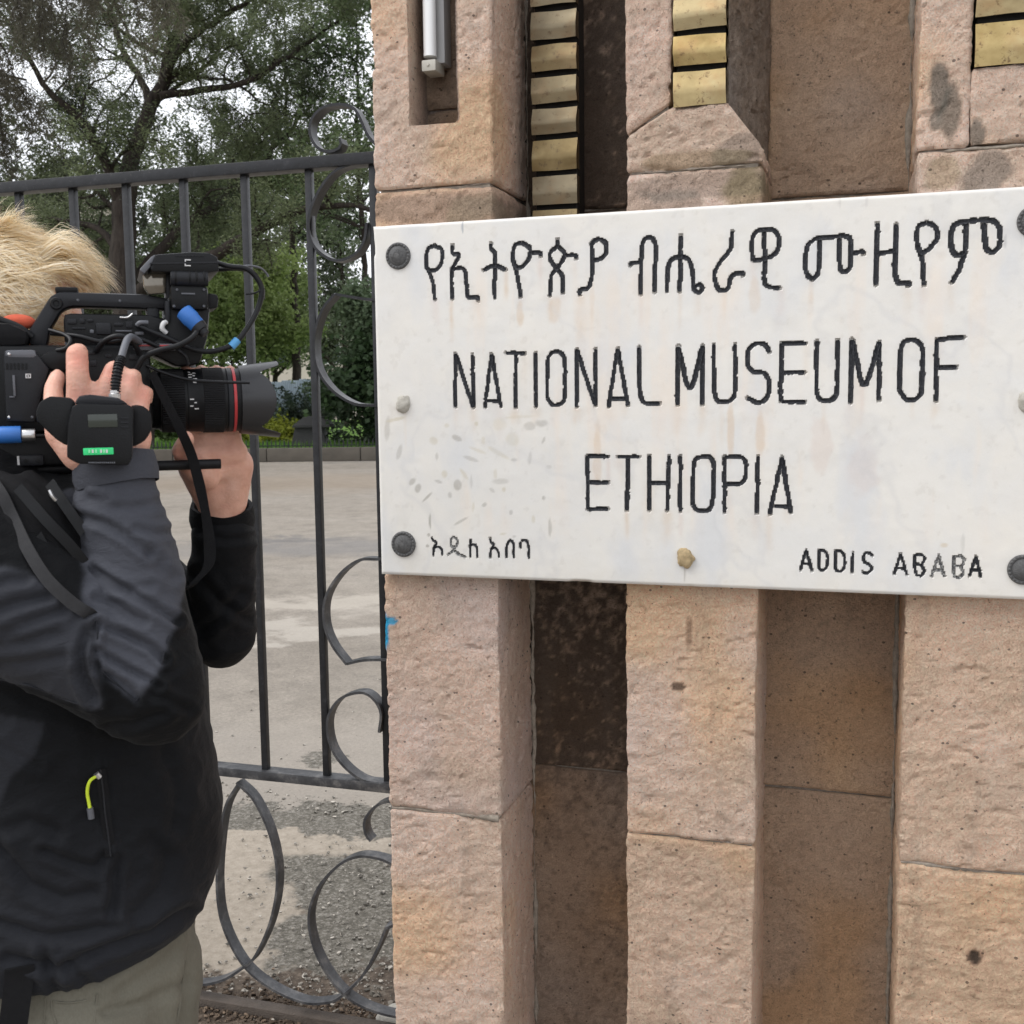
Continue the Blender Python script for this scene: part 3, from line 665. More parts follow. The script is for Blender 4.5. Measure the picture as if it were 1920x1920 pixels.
vs = fbm(np.stack([XX * 9, XX * 0, ZZ * 1.1], -1), 3.5, 4, 61); mk = (sstep(.05, .55, vs) * .5 * sstep(1.30, 1.42, ZZ) * (1 - sstep(1.80, 1.93, ZZ)))[..., None]
col = col * (1 - mk) + np.array((.76, .66, .56)) * mk
mk = (sstep(.12, .6, fbm(np.stack([XX * 2, XX * 0, ZZ * .9], -1), 6, 5, 66)) * .75)[..., None]; col = col * (1 - mk) + np.array((.62, .63, .64)) * mk
mk = ((1 - sstep(0, .05, ZZ - SZ0 + .03 * fbm(G3, 12, 3, 67))) * .20)[..., None]; col = col * (1 - mk) + np.array((.60, .56, .48)) * mk
for (x, y, rx, rz, k, rot) in [(380,145,26,24,.5,0),(840,135,42,42,.45,0),(1010,45,40,24,.5,0),(940,60,28,22,.4,0),(180,215,14,42,.45,.3),(520,130,30,14,.5,.4),(640,200,60,10,.45,.35),
        (760,215,75,12,.5,.5),(600,250,50,12,.4,.3),(560,340,40,10,.55,.9),(520,400,20,28,.55,0),(445,335,18,26,.5,0),(410,380,24,9,.5,.3),(740,340,12,30,.45,0),(770,380,52,18,.35,0),
        (790,425,12,16,.6,0),(255,385,28,18,.5,-.7),(290,420,16,26,.55,.4),(340,475,45,8,.6,-.75),(475,460,14,20,.5,0),(600,380,8,40,.35,0),(610,530,8,34,.4,.1),(675,515,14,10,.55,-.5),
        (830,560,13,18,.6,0),(960,600,12,26,.55,0),(1055,650,9,50,.5,0),(360,610,6,48,.75,0),(540,610,45,8,.5,-.5),(785,685,22,8,.6,-.2),(850,700,14,6,.6,0),(720,430,18,9,.4,.7),
        (1020,140,9,26,.5,.4),(670,140,10,20,.4,0),(850,255,22,12,.45,0),(940,250,12,40,.4,.1),(1050,295,16,10,.35,0),(1020,475,8,12,.6,0),(400,235,8,24,.4,0),(458,55,20,16,.45,0),(345,755,10,10,.7,0),(352,690,9,9,.7,0),
        (630,45,10,12,.8,0),(110,80,16,70,.4,.1),(160,20,60,9,.6,-.2),(880,5,90,9,.4,-.05),(760,50,40,40,.28,0)]:
    q = z5_((x, y)); col = stain_px(q[0], q[1], rx / 2.4, rz / 2.5, OIL if (x + y) % 3 else (.55, .50, .38), k, int(x + y), .35, -rot if rot else 0)
for (px, py, rx, rz, c, k) in [(867,425,2,12,(.35,.37,.4),.9), (1284,1075,2,18,(.35,.32,.28),.6), (1490,470,40,60,(.74,.73,.7),.35), (1040,580,14,26,RUST,.5), (975,590,9,24,RUST,.45), (1120,850,10,70,RUST,.4),
        (1110,560,6,60,RUST,.25), (1415,560,12,40,RUST,.35), (1600,600,12,40,(.72,.66,.6),.4), (1370,800,8,60,RUST,.5), (1425,810,10,50,RUST,.45), (1540,830,22,60,PINK,.35), (1620,880,30,60,PINK,.28),
        (1885,450,3,14,(.4,.4,.4),.5), (1805,1020,3,22,(.45,.45,.42),.6), (1770,1022,8,5,(.6,.5,.35),.7), (1575,370,3,22,(.55,.53,.5),.6), (1625,372,3,20,(.55,.53,.5),.6), (760,800,4,50,(.7,.64,.56),.4)]:
    col = stain_px(px, py, rx, rz, c, k, int(px))
g_ = (dep > 0).astype(float)                          # paint grime rubbed into the stone round the letters
for ax in (0, 1):
    for r_ in (3, 3):
        cs = np.cumsum(np.pad(g_, [(r_ + 1, r_) if a == ax else (0, 0) for a in (0, 1)]), ax); n_ = g_.shape[ax]
        g_ = (np.take(cs, np.arange(2 * r_ + 1, 2 * r_ + 1 + n_), ax) - np.take(cs, np.arange(n_), ax)) / (2 * r_ + 1)
mk = (np.clip(g_ * 1.6, 0, 1) * np.clip(.22 + .5 * fbm(G3, 22, 3, 88), 0, .6))[..., None]; col = col * (1 - mk) + np.array((.36, .345, .33)) * mk
vn = np.abs(fbm(np.stack([XX + ZZ * .5, XX * 0, ZZ * .8 - XX * .25], -1), 4.5, 5, 93)); mk = ((1 - sstep(0, .055, vn)) * .22)[..., None]; col = col * (1 - mk) + np.array((.50, .50, .51)) * mk
V = np.stack([XX, yy, ZZ], -1).reshape(-1, 3); ii = np.arange(nx * nz).reshape(nz, nx)
F = np.stack([ii[:-1, :-1], ii[:-1, 1:], ii[1:, 1:], ii[1:, :-1]], -1).reshape(-1, 4)
rim = np.r_[ii[0], ii[1:, -1], ii[-1, -2::-1], ii[-2:0:-1, 0]]; nb = len(V); VB = V[rim].copy(); VB[:, 1] = -.0025
V = np.r_[V, VB]; k_ = np.arange(len(rim)); kn = (k_ + 1) % len(rim)
F = np.r_[F, np.stack([rim[k_], nb + k_, nb + kn, rim[kn]], 1)]
c_ = np.r_[col.reshape(-1, 3), np.tile([.62, .58, .5], (len(rim), 1))]
faces = F
link_mesh('slab', V, faces, M_MARBLE, sign, 50, {'col': c_})
b = MB(); b.abox(SX0 + .004, SX1 - .004, -.02, -.002, SZ0 + .004, SZ1 - .004); b.build('slab_back', M_MARBLE, sign, 0, {'col': np.tile([.7, .68, .62], (8, 1))})
for cur, faint, w in LETM:
    m_ = MB(); dpt = .0022 if w > 3 else .0012
    for P, W in cur:
        n = len(P); T = np.gradient(P, axis=0); T /= np.linalg.norm(T, axis=1)[:, None] + 1e-9; N2 = np.stack([-T[:, 1], T[:, 0]], 1)
        closed = np.linalg.norm(P[0] - P[-1]) < .002
        t = np.arange(n) * .0025; e = np.minimum(t, t[-1] - t) if not closed else np.full(n, 1.)
        Wt = W * np.sqrt(np.clip(.35 + e / (W * 1.2), 0, 1))
        Vv = []
        for i in range(n):
            for a, h in ((-1.06, -.0003), (-.8, .0002), (-.3, dpt * .9), (.1, dpt), (.8, .0004), (1.06, -.0003)):
                q = P[i] + N2[i] * a * Wt[i]; Vv.append((q[0], SY + h + (.0003 if e[i] > .002 else -.0001), q[1]))
        Ff = [(i * 6 + k, i * 6 + k + 1, (i + 1) * 6 + k + 1, (i + 1) * 6 + k) for i in range(n - 1) for k in range(5)]
        m_.add(Vv, Ff)
    link_mesh('letter', m_.v, m_.f, M_FAINT if faint else M_GROOVE, sign, 60)
# rosettes and plugs
def rosette(px, py):
    x, z = on_sign((px, py)); m_ = MB(); o = np.array((x, SY - .0005, z)); ax = (0, -1, 0)
    m_.lathe(o, ax, [(-.002, .0262), (.002, .0262), (.004, .0245), (.0045, .021), (.0035, .0195), (.0065, .016), (.009, .010), (.0102, .004), (.0105, .0005)], 40)
    for k in range(22):
        a = 2 * math.pi * k / 22; m_.ell(o + np.array((math.cos(a) * .0228, -.004, math.sin(a) * .0228)), (.0026, 0, 0), (0, .0024, 0), (0, 0, .0026), 8, 5)
    for k in range(26):
        a = 2 * math.pi * k / 26; d = np.array((math.cos(a), 0, math.sin(a)))
        m_.tube([o + d * .006 + np.array((0, -.0098, 0)), o + d * .012 + np.array((0, -.008, 0)), o + d * .0175 + np.array((0, -.0045, 0))], [.0007, .0010, .0012], 5)
    return m_.build('rosette_bolt', M_ROSE, sign, 40)
for p in ((747, 480), (757, 1020), (1938, 415), (1919, 1068)): rosette(*p)
def plug(px, py, r, mat, seed):
    x, z = on_sign((px, py)); m_ = MB(); m_.ell((x, SY, z), (r, 0, 0), (0, r * .75, 0), (0, 0, r * 1.1), 24, 16)
    V = np.array(m_.v); d = fbm(V, 90, 3, seed); c = np.array((x, SY, z)); m_.v = (c + (V - c) * (1 + .38 * d)[:, None]).tolist()
    return m_.build('fixing_plug', mat, sign, 60)
plug(757, 758, .0165, M_PLUG, 4); plug(1284, 1046, .0165, M_PLUG2, 8); plug(1930, 750, .018, M_PLUG, 14)
# ================================================================== iron gate
GY = .36
gp = lambda px, py: at_y(px, py, GY)
gate = thing('iron_gate', (-1.9, GY, .0), 'black wrought iron gate with scrolls and thin bars beside the stone wall', 'gate')
GX0, GX1 = -3.6, -.99
ztop = (gp(0, 356)[2] + gp(700, 298)[2]) / 2; zlow = (gp(406, 1440)[2] + gp(732, 1474)[2]) / 2
b = MB(); b.abox(GX0, GX1, GY - .022, GY + .022, ztop - .014, ztop + .014, .002); b.build('top_rail', M_IRON, gate)
b = MB(); b.abox(GX0, GX1, GY - .022, GY + .022, zlow - .012, zlow + .012, .002); b.build('lower_rail', M_WORN, gate)
b = MB(); b.abox(GX0, GX1, GY - .020, GY + .020, -.004, .020, .002); b.build('bottom_rail', M_MUD, gate)
bx = [gp(x, y)[0] for x, y in ((140, 420), (240, 420), (347, 420), (462, 420), (588, 600), (714, 900))]
xs_ = [bx[5], bx[4]] + [bx[3], bx[2], bx[1], bx[0]]
st_ = np.mean(np.diff(sorted(bx)[:5])); xs_ += [bx[0] - st_ * k for k in range(1, 11)]
for k, x in enumerate(xs_):
    if x < GX0 + .05: continue
    b = MB(); b.abox(x - .0085, x + .0085, GY - .0085, GY + .0085, zlow + .011, ztop - .013, .0015); b.build('bar', M_IRON, gate)
for x in (GX0, GX1):
    b = MB(); b.abox(x - .02, x + .02, GY - .024, GY + .024, .012, ztop + .02, .002); b.build('stile', M_IRON, gate)
g5 = lambda p: gp(380 + p[0] / 2.5605, 150 + p[1] / 2.5605)
g6 = lambda p: gp(370 + p[0] / 2.087, 1000 + p[1] / 2.087)
SC = [(g5, [(672,288),(680,320),(655,343),(612,350),(565,330),(532,270),(538,200),(590,142),(670,125),(735,140),(770,190),(812,280),(880,350)]),
      (g5, [(880,398),(800,402),(730,410),(640,450),(565,550),(522,680),(542,790),(612,857),(680,868),(750,835),(790,770),(800,690)]),
      (g5, [(900,1052),(820,1056),(740,1046),(650,1030)]),
      (g5, [(650,1030),(590,1105),(552,1230),(560,1370),(625,1478),(730,1550),(830,1562),(920,1555)]),
      (g6, [(860,110),(790,95),(715,98),(640,103),(565,160),(512,250),(508,350),(540,435),(595,508)]),
      (g6, [(595,506),(660,492),(750,490),(850,492)]),
      (g6, [(722,772),(728,690),(690,632),(640,617),(565,645),(522,720),(532,820),(582,900),(660,958),(750,972),(830,974)]),
      (g6, [(165,968),(235,1040),(298,1180),(324,1340),(300,1500),(240,1640),(190,1690),(110,1738),(20,1756),(-60,1745)]),
      (g6, [(172,972),(122,1060),(97,1200),(88,1380),(112,1530),(190,1680),(300,1772),(420,1824),(500,1828),(565,1808),(650,1728),(712,1620),(748,1530)]),
      (g6, [(748,1535),(790,1520),(860,1515)]),
      (g6, [(900,1420),(840,1330),(775,1288),(720,1264),(640,1256),(560,1292),(482,1380),(447,1490),(467,1610),(522,1720),(592,1800),(680,1850),(790,1880),(900,1885)]),
      (g6, [(840,1050),(760,1042),(705,1062),(664,1115),(668,1170),(688,1196)])]
off = 0
for k, (fn, P) in enumerate(SC):
    Q = catmull([fn(p) for p in P], 9); Q[:, 1] += (k % 3 - 1) * .0015
    Q[:, 2] = np.maximum(Q[:, 2], .022)
    b = MB(); b.strip(resample(Q, .012), (0, 1, 0), .034, .0065); b.build('scroll', M_WORN if k >= 4 else M_IRON, gate, 45)
# the same lower scroll panel repeated to the left behind the cameraman
for j in (1, 2, 3):
    for k in ((7, 8) if j == 1 else (7, 8, 10)):
        fn, P = SC[k]; Q = catmull([fn(p) for p in P], 9); Q[:, 0] -= .62 * j; Q[:, 2] = np.maximum(Q[:, 2], .022)
        if Q[:, 0].min() < GX0: continue
        b = MB(); b.strip(resample(Q, .012), (0, 1, 0), .034, .0065); b.build('scroll', M_WORN, gate, 45)
for z in (.4, 1.75):
    b = MB(); b.abox(GX1 + .018, -.930, GY - .012, GY + .012, z - .02, z + .02, .002); b.tube([(GX1 + .026, GY, z - .04), (GX1 + .026, GY, z + .04)], .012, 12); b.build('hinge', M_IRON, gate)

# ================================================================== ground
def m_ground():
    n = NT('worn_court')
    geo = n.n.new('ShaderNodeNewGeometry').outputs['Position']
    wn_ = n.node('ShaderNodeTexNoise', Scale=1.3, Detail=6, Roughness=.62); n.t.links.new(geo, wn_.inputs['Vector'])
    dv = n.node('ShaderNodeVectorMath', _operation='MULTIPLY_ADD'); n.t.links.new(wn_.outputs['Color'], dv.inputs[0])
    dv.inputs[1].default_value = (1.6, 2.4, 0); n.t.links.new(geo, dv.inputs[2])
    sub = n.node('ShaderNodeVectorMath', _operation='SUBTRACT'); n.t.links.new(dv.outputs[0], sub.inputs[0]); sub.inputs[1].default_value = (.8, 1.2, 0)
    pos = sub.outputs[0]
    big = n.noise(.35, 6, .6, geo); mid = n.noise(4, 6, .65, geo); fine = n.noise(60, 5, .7, geo)
    c = n.ramp(big, [(.3, (.20, .175, .145)), (.55, (.265, .236, .20)), (.75, (.195, .18, .163))])
    c = n.mix(.5, c, n.ramp(mid, [(.3, .30), (.5, .5), (.75, .68)]), 'OVERLAY')
    c = n.mix(.6, c, n.ramp(fine, [(.3, .3), (.5, .5), (.7, .7)]), 'OVERLAY')
    rough_h = n.math('MULTIPLY', fine, .3)
    def patch(px, py, wx, wy, col, k, soft=.25):
        nonlocal c
        q = at_z(px, py); mp = n.node('ShaderNodeMapping', _vector_type='POINT'); n.t.links.new(pos, mp.inputs[0])
        ang = math.atan2(CM[0][2], CM[1][2]); ca, sa = math.cos(ang), math.sin(ang)
        # rotate into view-aligned ground axes: u to the right, v away
        lx = q[0] * ca - q[1] * sa; ly = q[0] * sa + q[1] * ca
        mp.inputs['Rotation'].default_value = (0, 0, ang); mp.inputs['Location'].default_value = (-lx / 1, -ly / 1, 0)
        sc = n.node('ShaderNodeVectorMath', _operation='MULTIPLY'); n.t.links.new(mp.outputs[0], sc.inputs[0]); sc.inputs[1].default_value = (1 / wx, 1 / wy, 0)
        ln = n.node('ShaderNodeVectorMath', _operation='LENGTH'); n.t.links.new(sc.outputs[0], ln.inputs[0])
        f = n.ramp(ln.outputs['Value'], [(max(0, .8 - soft) , 1.), (.8, 0.)])
        f = n.math('MULTIPLY', f, k); c = n.mix(f, c, col); return f
    asph = n.ramp(n.noise(75, 5, .75, geo), [(.32, (.045, .042, .036)), (.5, (.12, .11, .09)), (.68, (.30, .28, .25))])
    soil = n.ramp(n.noise(45, 6, .75, geo), [(.3, (.035, .026, .02)), (.55, (.11, .085, .065)), (.75, (.22, .18, .14))])
    pale = n.ramp(n.noise(30, 6, .7, geo), [(.3, (.27, .23, .18)), (.7, (.41, .355, .29))])
    patch(560, 1440, 3.2, 1.1, (.30, .268, .23), .5, .5)
    patch(560, 1660, 1.6, 1.0, pale, .85)
    patch(600, 1505, 1.5, .34, asph, .92, .10)
    patch(700, 1720, .50, .62, asph, .95, .15)
    patch(600, 1028, 3.2, 1.1, (.135, .135, .14), .5, .5)
    patch(520, 1010, 1.6, .5, (.10, .10, .105), .6, .4)
    patch(600, 1130, 2.2, .55, (.42, .38, .325), .6, .4)
    patch(640, 1180, 1.6, .35, (.42, .385, .335), .6, .4)
    patch(480, 905, 9, 4, (.27, .21, .15), .45, .5)
    patch(380, 1915, 2.4, .40, soil, .97, .12)
    patch(900, 1930, 1.1, .30, soil, .9, .15)
    h = n.bump(n.noise(38, 6, .7, geo), .6, .012); h = n.bump(n.noise(160, 4, .7, geo), .6, .004, h)
    return n.done(c, .93, 0, h, .25)
M_GROUND = m_ground()
def sheet(name, x0, x1, y0, y1, z, mat, n=1, kind='structure'):
    o = link_mesh(name, [(x0, y0, z), (x1, y0, z), (x1, y1, z), (x0, y1, z)], [(0, 1, 2, 3)], mat, None, 0); o['kind'] = kind; return o
gx = np.r_[-1500, -300, -60, np.linspace(-6, 3, 91), 60, 300, 1500]; gy = np.r_[-1500, -300, -40, np.linspace(-1.5, 9, 106), 40, 300, 1500]
GXX, GYY = np.meshgrid(gx, gy); near = ((np.abs(GXX + 1.5) < 4.4) & (np.abs(GYY - 3.75) < 5.2)); P3 = np.stack([GXX, GYY, GXX * 0], -1)
GZZ = np.where(near, .008 * fbm(P3, .9, 3, 5) + .004 * fbm(P3, 5, 3, 6), 0) - .006
I = np.arange(GXX.size).reshape(GXX.shape); F = np.stack([I[:-1, :-1], I[:-1, 1:], I[1:, 1:], I[1:, :-1]], -1).reshape(-1, 4)
gr = link_mesh('ground', np.stack([GXX, GYY, GZZ], -1).reshape(-1, 3), F, M_GROUND, None, 180); gr['kind'] = 'structure'
# loose chippings where the paving has broken up
def pebbles(name, spots, n, rmin, rmax, mat, label):
    V = []; F = []; ico = bmesh.new(); bmesh.ops.create_icosphere(ico, subdivisions=1, radius=1); iv = np.array([v.co[:] for v in ico.verts]); jf = np.array([[v.index for v in f.verts] for f in ico.faces]); ico.free()
    rg = np.random.default_rng(len(name))
    for k in range(n):
        px, py, sx, sy = spots[rg.integers(len(spots))]; q = at_z(px, py) + np.array([rg.normal() * sx, rg.normal() * sy, 0])
        r = rmin + (rmax - rmin) * rg.random() ** 3; s = r * (0.6 + .7 * rg.random(3)); s[2] *= .7
        if -1.0 < q[0] < 1.5 and -.05 < q[1] < .75: continue
        a = rg.random() * 6.28; v = iv * s * (1 + .25 * rg.normal(size=(len(iv), 1))); v = np.c_[v[:, 0] * math.cos(a) - v[:, 1] * math.sin(a), v[:, 0] * math.sin(a) + v[:, 1] * math.cos(a), v[:, 2]]
        F.append(jf + len(V) * len(iv)); V.append(v + q + np.array([0, 0, r * .1 - .002]))
    o = link_mesh(name, np.concatenate(V), np.concatenate(F), mat, None, 30); tag(o, label, 'gravel', None, 'stuff'); return o
def m_peb(nm, a, b_):
    n = NT(nm); isl = n.n.new('ShaderNodeNewGeometry').outputs['Random Per Island']
    return n.done(n.ramp(isl, [(0, a), (.6, tuple((x + y) / 2 for x, y in zip(a, b_))), (1, b_)]), .9, 0, n.bump(n.noise(200, 3), .4, .002), .25)
pebbles('gravel', [(700, 1740, .16, .28), (660, 1650, .22, .22), (600, 1510, .5, .07), (690, 1830, .15, .12), (560, 1860, .35, .05), (560, 1400, .9, .8), (560, 1650, .5, .4)], 2300, .0018, .0085, m_peb('chippings', (.07, .065, .055), (.50, .46, .40)), 'grey chippings scattered over the broken paving behind the gate')
pebbles('soil_crumbs', [(450, 1900, .3, .05), (600, 1900, .3, .05), (680, 1915, .1, .03)], 3800, .0015, .009, m_peb('crumbs', (.03, .023, .018), (.19, .14, .10)), 'dark soil crumbs heaped along the foot of the gate')
q0 = at_z(728, 1912); b = MB(); b.ell((q0[0] + .05, q0[1] + .02, -.02), (.10, 0, 0), (0, .06, 0), (0, 0, .055), 20, 12); v_ = np.array(b.v); c0 = np.array((q0[0] + .05, q0[1] + .02, -.02)); b.v = (c0 + (v_ - c0) * (1 + .25 * fbm(v_, 18, 3, 3))[:, None]).tolist()
o = b.build('loose_stone', M_PLUG, None, 60); tag(o, 'pale lump of stone at the foot of the gate by the wall', 'stone')
# ================================================================== trees and grounds behind the gate
def m_leaf(nm, dark, light, trans=.35):
    n = NT(nm); c = n.attr('col'); c = n.mix(.5, c, n.ramp(n.noise(.9, 3), [(.3, .38), (.7, .62)]), 'OVERLAY')
    n.done(c, .6, 0, None, .3)
    tr = n.n.new('ShaderNodeBsdfTranslucent'); n.t.links.new(c, tr.inputs[0]); mx_ = n.n.new('ShaderNodeMixShader'); mx_.inputs[0].default_value = trans
    n.t.links.new(n.b.outputs[0], mx_.inputs[1]); n.t.links.new(tr.outputs[0], mx_.inputs[2]); n.t.links.new(mx_.outputs[0], n.out.inputs[0]); return n.m
M_LEAF = m_leaf('leaf', None, None)
def m_bark():
    n = NT('bark'); f = n.noise(9, 6, .7, n.mapped((1, 1, .25)))
    return n.done(n.ramp(f, [(.3, (.014, .011, .010)), (.7, (.06, .049, .041))]), .95, 0, n.bump(f, 1, .05), .2)
M_BARK = m_bark()
class Tree:
    def __init__(s, seed): s.r = np.random.default_rng(seed); s.wood = MB(); s.tw = []; s.start = .22
    def limb(s, path, r0, r1, kids=8, lv=1, droop=0., spread=1.0, klen=2.2):
        P = resample(catmull(path, 6), .35); n = len(P); rr = np.linspace(r0, r1, n)
        P[1:-1] += s.r.normal(size=(n - 2, 3)) * .03
        s.wood.tube(P, rr, 7 if r0 > .06 else 5)
        for k in range(kids):
            t = s.start + (1 - s.start) * (k + s.r.random()) / kids; i = min(n - 2, int(t * (n - 1))); T = nrm(P[i + 1] - P[i])
            d = s.r.normal(size=3); d -= T * d.dot(T); d = nrm(nrm(d) * spread + T * .55 + np.array([0, 0, .15 - droop]))
            ln = klen * (1.15 - .6 * t) * s.r.uniform(.7, 1.25)
            s.branch(P[i], d, ln, max(.012, rr[i] * .45), lv, droop)
    def branch(s, p, d, ln, r, lv, droop):
        n = 5; P = [p]; q = d
        for i in range(n):
            q = nrm(q + s.r.normal(size=3) * .22 + np.array([0, 0, .05 - droop * .55])); P.append(P[-1] + q * ln / n)
        P = np.array(P); s.wood.tube(P, np.linspace(r, r * .3, n + 1), 5 if r > .03 else 4, cap=False)
        if lv > 0:
            for k in range(5):
                i = s.r.integers(1, n + 1); T = nrm(P[i] - P[i - 1]); e = s.r.normal(size=3); e = nrm(nrm(e) * .9 + T * .7 + np.array([0, 0, -droop * .7]))
                s.branch(P[i], e, ln * s.r.uniform(.38, .62), r * .45, lv - 1, droop)
        if lv <= 1: s.tw.append(P)
    def leaves(s, per, size, asp, cols, spread, droop=0., cull=None):
        P = np.concatenate([resample(p, .12) for p in s.tw]); n = int(len(P) * per)
        c = P[s.r.integers(len(P), size=n)]; c = c + s.r.normal(size=(n, 3)) * spread * s.r.random((n, 1)) + np.array([0, 0, -droop]) * s.r.random((n, 1)) * spread * 2
        a = s.r.normal(size=(n, 3)); a[:, 2] = a[:, 2] * .6 - droop * 1.6; a /= np.linalg.norm(a, axis=1)[:, None]
        b = np.cross(a, s.r.normal(size=(n, 3))); b /= np.linalg.norm(b, axis=1)[:, None] + 1e-9
        sz = size * s.r.uniform(.55, 1.4, (n, 1)); a = a * sz; b = b * sz * asp
        V = np.stack([c, c + a * .5 + b, c + a * 1.05, c + a * .45 - b], 1).reshape(-1, 3); F = np.arange(n * 4).reshape(-1, 4)
        k = fbm(c, .55, 3, 5); k2 = s.r.random(n); cc = np.array(cols); t = np.clip(.5 + .9 * k + .35 * (k2 - .5), 0, 1)[:, None]
        col = cc[0] * (1 - t) + cc[1] * t; col = np.repeat(col, 4, 0)
        return V, F, col
    def build(s, name, base, label, per, size, asp, cols, spread, droop=0., group='trees in the museum garden', cat='tree'):
        t = thing(name, base, label, cat, group)
        s.wood.build('trunk', M_BARK, t, 60)
        V, F, col = s.leaves(per, size, asp, cols, spread, droop); link_mesh('crown', V, F, M_LEAF, t, 0, {'col': col}); return t
def tp(dist): return lambda px, py, dd=0.0: at_d(px, py, dist + dd)
# --- main tree: forked dark trunk, traced limbs, fine dark foliage
w_ = tp(30); T = Tree(11)
base = at_z(262, 846); base = at_d(262, 0, 30) * 0 + CPOS + ray(262, 846) * 30; base[2] = 0
T.limb([base - np.array([0, 0, .3]), w_(250, 700), w_(236, 560), w_(232, 430), w_(238, 335)], .48, .30, 2, 1)
T.limb([w_(238, 335), w_(262, 262, .3), w_(285, 200, .3), w_(312, 145, .2), w_(320, 90), w_(345, 10), w_(360, -120), w_(365, -260)], .24, .05, 15, 2, klen=2.6)
T.limb([w_(232, 400), w_(206, 330, -.4), w_(178, 262, -.8), w_(140, 215, -1.2), (w_(92, 172, -1.6)), w_(50, 100, -2), w_(0, 20, -2.4)], .16, .035, 12, 2, klen=2.0)
T.limb([w_(285, 200, .3), w_(262, 150, .8), w_(232, 95, 1.2), w_(205, 20, 1.6), w_(180, -90, 2)], .12, .03, 10, 2, klen=2.2)
T.limb([w_(312, 145, .2), w_(330, 105, -.6), w_(360, 70, -1.2), w_(420, 30, -2), w_(500, -20, -2.6), w_(590, -60, -3)], .12, .03, 12, 2, klen=2.3)
T.limb([w_(250, 560), w_(300, 520, -.5), w_(420, 470, -1), w_(535, 405, -1.5), w_(620, 385, -2), w_(720, 395, -2.5)], .22, .05, 8, 2, droop=-.1, klen=1.7)
T.limb([w_(236, 540), w_(330, 440, .8), w_(410, 380, 1.5), w_(470, 330, 2), w_(540, 250, 3), w_(600, 180, 3.5)], .17, .04, 14, 2, klen=2.4)
T.limb([w_(240, 480), w_(180, 430, .6), w_(110, 410, 1.2), w_(40, 420, 2)], .12, .03, 9, 2, klen=1.9)
T.limb([w_(300, 180), w_(390, 165, .6), w_(470, 150, 1.), w_(560, 90, 1.6), w_(640, 40, 2), w_(720, 0, 2.2)], .11, .03, 12, 2, klen=2.2)
T.build('spreading_tree', base, 'dark forked tree with spreading limbs behind the gate', 17, .085, .16, [(.04, .052, .03), (.20, .235, .12)], .30, .05)
# --- weeping tree on the left, nearer, hanging sprays
w_ = tp(19); T = Tree(23); base = CPOS + ray(-210, 860) * 19; base[2] = 0
T.limb([base - np.array([0, 0, .3]), w_(-205, 500), w_(-190, 200), w_(-170, -60), w_(-150, -300)], .3, .12, 3, 1)
for P in ([w_(-190, 150), w_(-100, 30, .3), w_(0, -40, .5), w_(110, -60, .8), w_(190, -30, 1)],
          [w_(-180, 60), w_(-60, -90, -.4), w_(80, -150, -.6), w_(230, -110, -.8), w_(300, -50, -1.)],
          [w_(-195, 280), w_(-110, 180, .4), w_(-30, 140, .6), w_(50, 150, .8)],
          [w_(-170, -60), w_(-80, -160, .8), w_(60, -220, 1.2), w_(160, -200, 1.6)]):
    T.limb(P, .07, .02, 13, 1, droop=.75, klen=2.0)
T.build('weeping_tree', base, 'brownish weeping tree hanging over the gate at upper left', 19, .10, .09, [(.045, .043, .032), (.13, .12, .085)], .14, .55)
# --- lighter trees behind
def bushy(seed, px, py0, dist, h, rad, label, cols, kids=16, name='garden_tree', per=4.5, size=.2, trunk=.10, lean=0, cat='tree', group='trees in the museum garden', low=.15, asp=.3, start=.22):
    T = Tree(seed); T.start = start; base = CPOS + ray(px, 846) * dist; base[2] = 0
    top = base + np.array([lean, 0, h])
    T.limb([base - np.array([0, 0, .2]), base + np.array([lean * .2, .1, h * .4]), base + np.array([lean * .6, -.1, h * .72]), top], trunk, .02, kids, 2, klen=rad)
    for k in range(3 if low < .4 else 0):
        a = T.r.random() * 6.28; T.limb([base + np.array([0, 0, h * low]), base + np.array([math.cos(a) * rad * .4, math.sin(a) * rad * .4, h * (low + .15)]), base + np.array([math.cos(a) * rad * .8, math.sin(a) * rad * .8, h * (low + .35)])], trunk * .5, .015, 6, 1, klen=rad * .6)
    return T.build(name, base, label, per, size, asp, cols, .24, .1, group, cat)
bushy(31, 560, 0, 37, 14, 3.0, 'tall fine-leaved tree with a thin trunk seen above the scroll', [(.065, .085, .05), (.20, .25, .13)], 22, per=3.8, size=.11, trunk=.18, low=.5, start=.5)
bushy(32, 690, 0, 33, 12.5, 2.6, 'green tree partly hidden behind the left edge of the stone wall', [(.06, .085, .045), (.18, .24, .115)], 20, per=3.8, size=.11, trunk=.14, low=.5, start=.5)
bushy(33, 420, 0, 42, 11.5, 3.2, 'pale green tree in the gap between the dark limbs', [(.06, .08, .045), (.17, .21, .11)], 20, per=3.6, size=.12, trunk=.14, low=.5, start=.5)
bushy(41, 150, 0, 39, 10.5, 3.0, 'leafy tree closing the gap left of the forked trunk', [(.045, .055, .03), (.14, .16, .085)], 24, per=4.2, size=.12, trunk=.13, low=.3)
bushy(42, 330, 0, 40, 10.5, 3.0, 'leafy tree closing the gap right of the forked trunk', [(.04, .055, .028), (.13, .16, .08)], 24, per=4.2, size=.12, trunk=.13, low=.3)
bushy(34, 40, 0, 40, 9, 3.2, 'grey green tree low behind the cameraman\'s head', [(.035, .042, .025), (.10, .11, .065)], 20, per=2.4, size=.2, trunk=.15)
bushy(35, 505, 0, 36, 6.2, 1.7, 'bright green slender sapling above the lens hood', [(.11, .16, .05), (.34, .42, .15)], 16, 'sapling', 7, .13, .05, low=.45, start=.5)
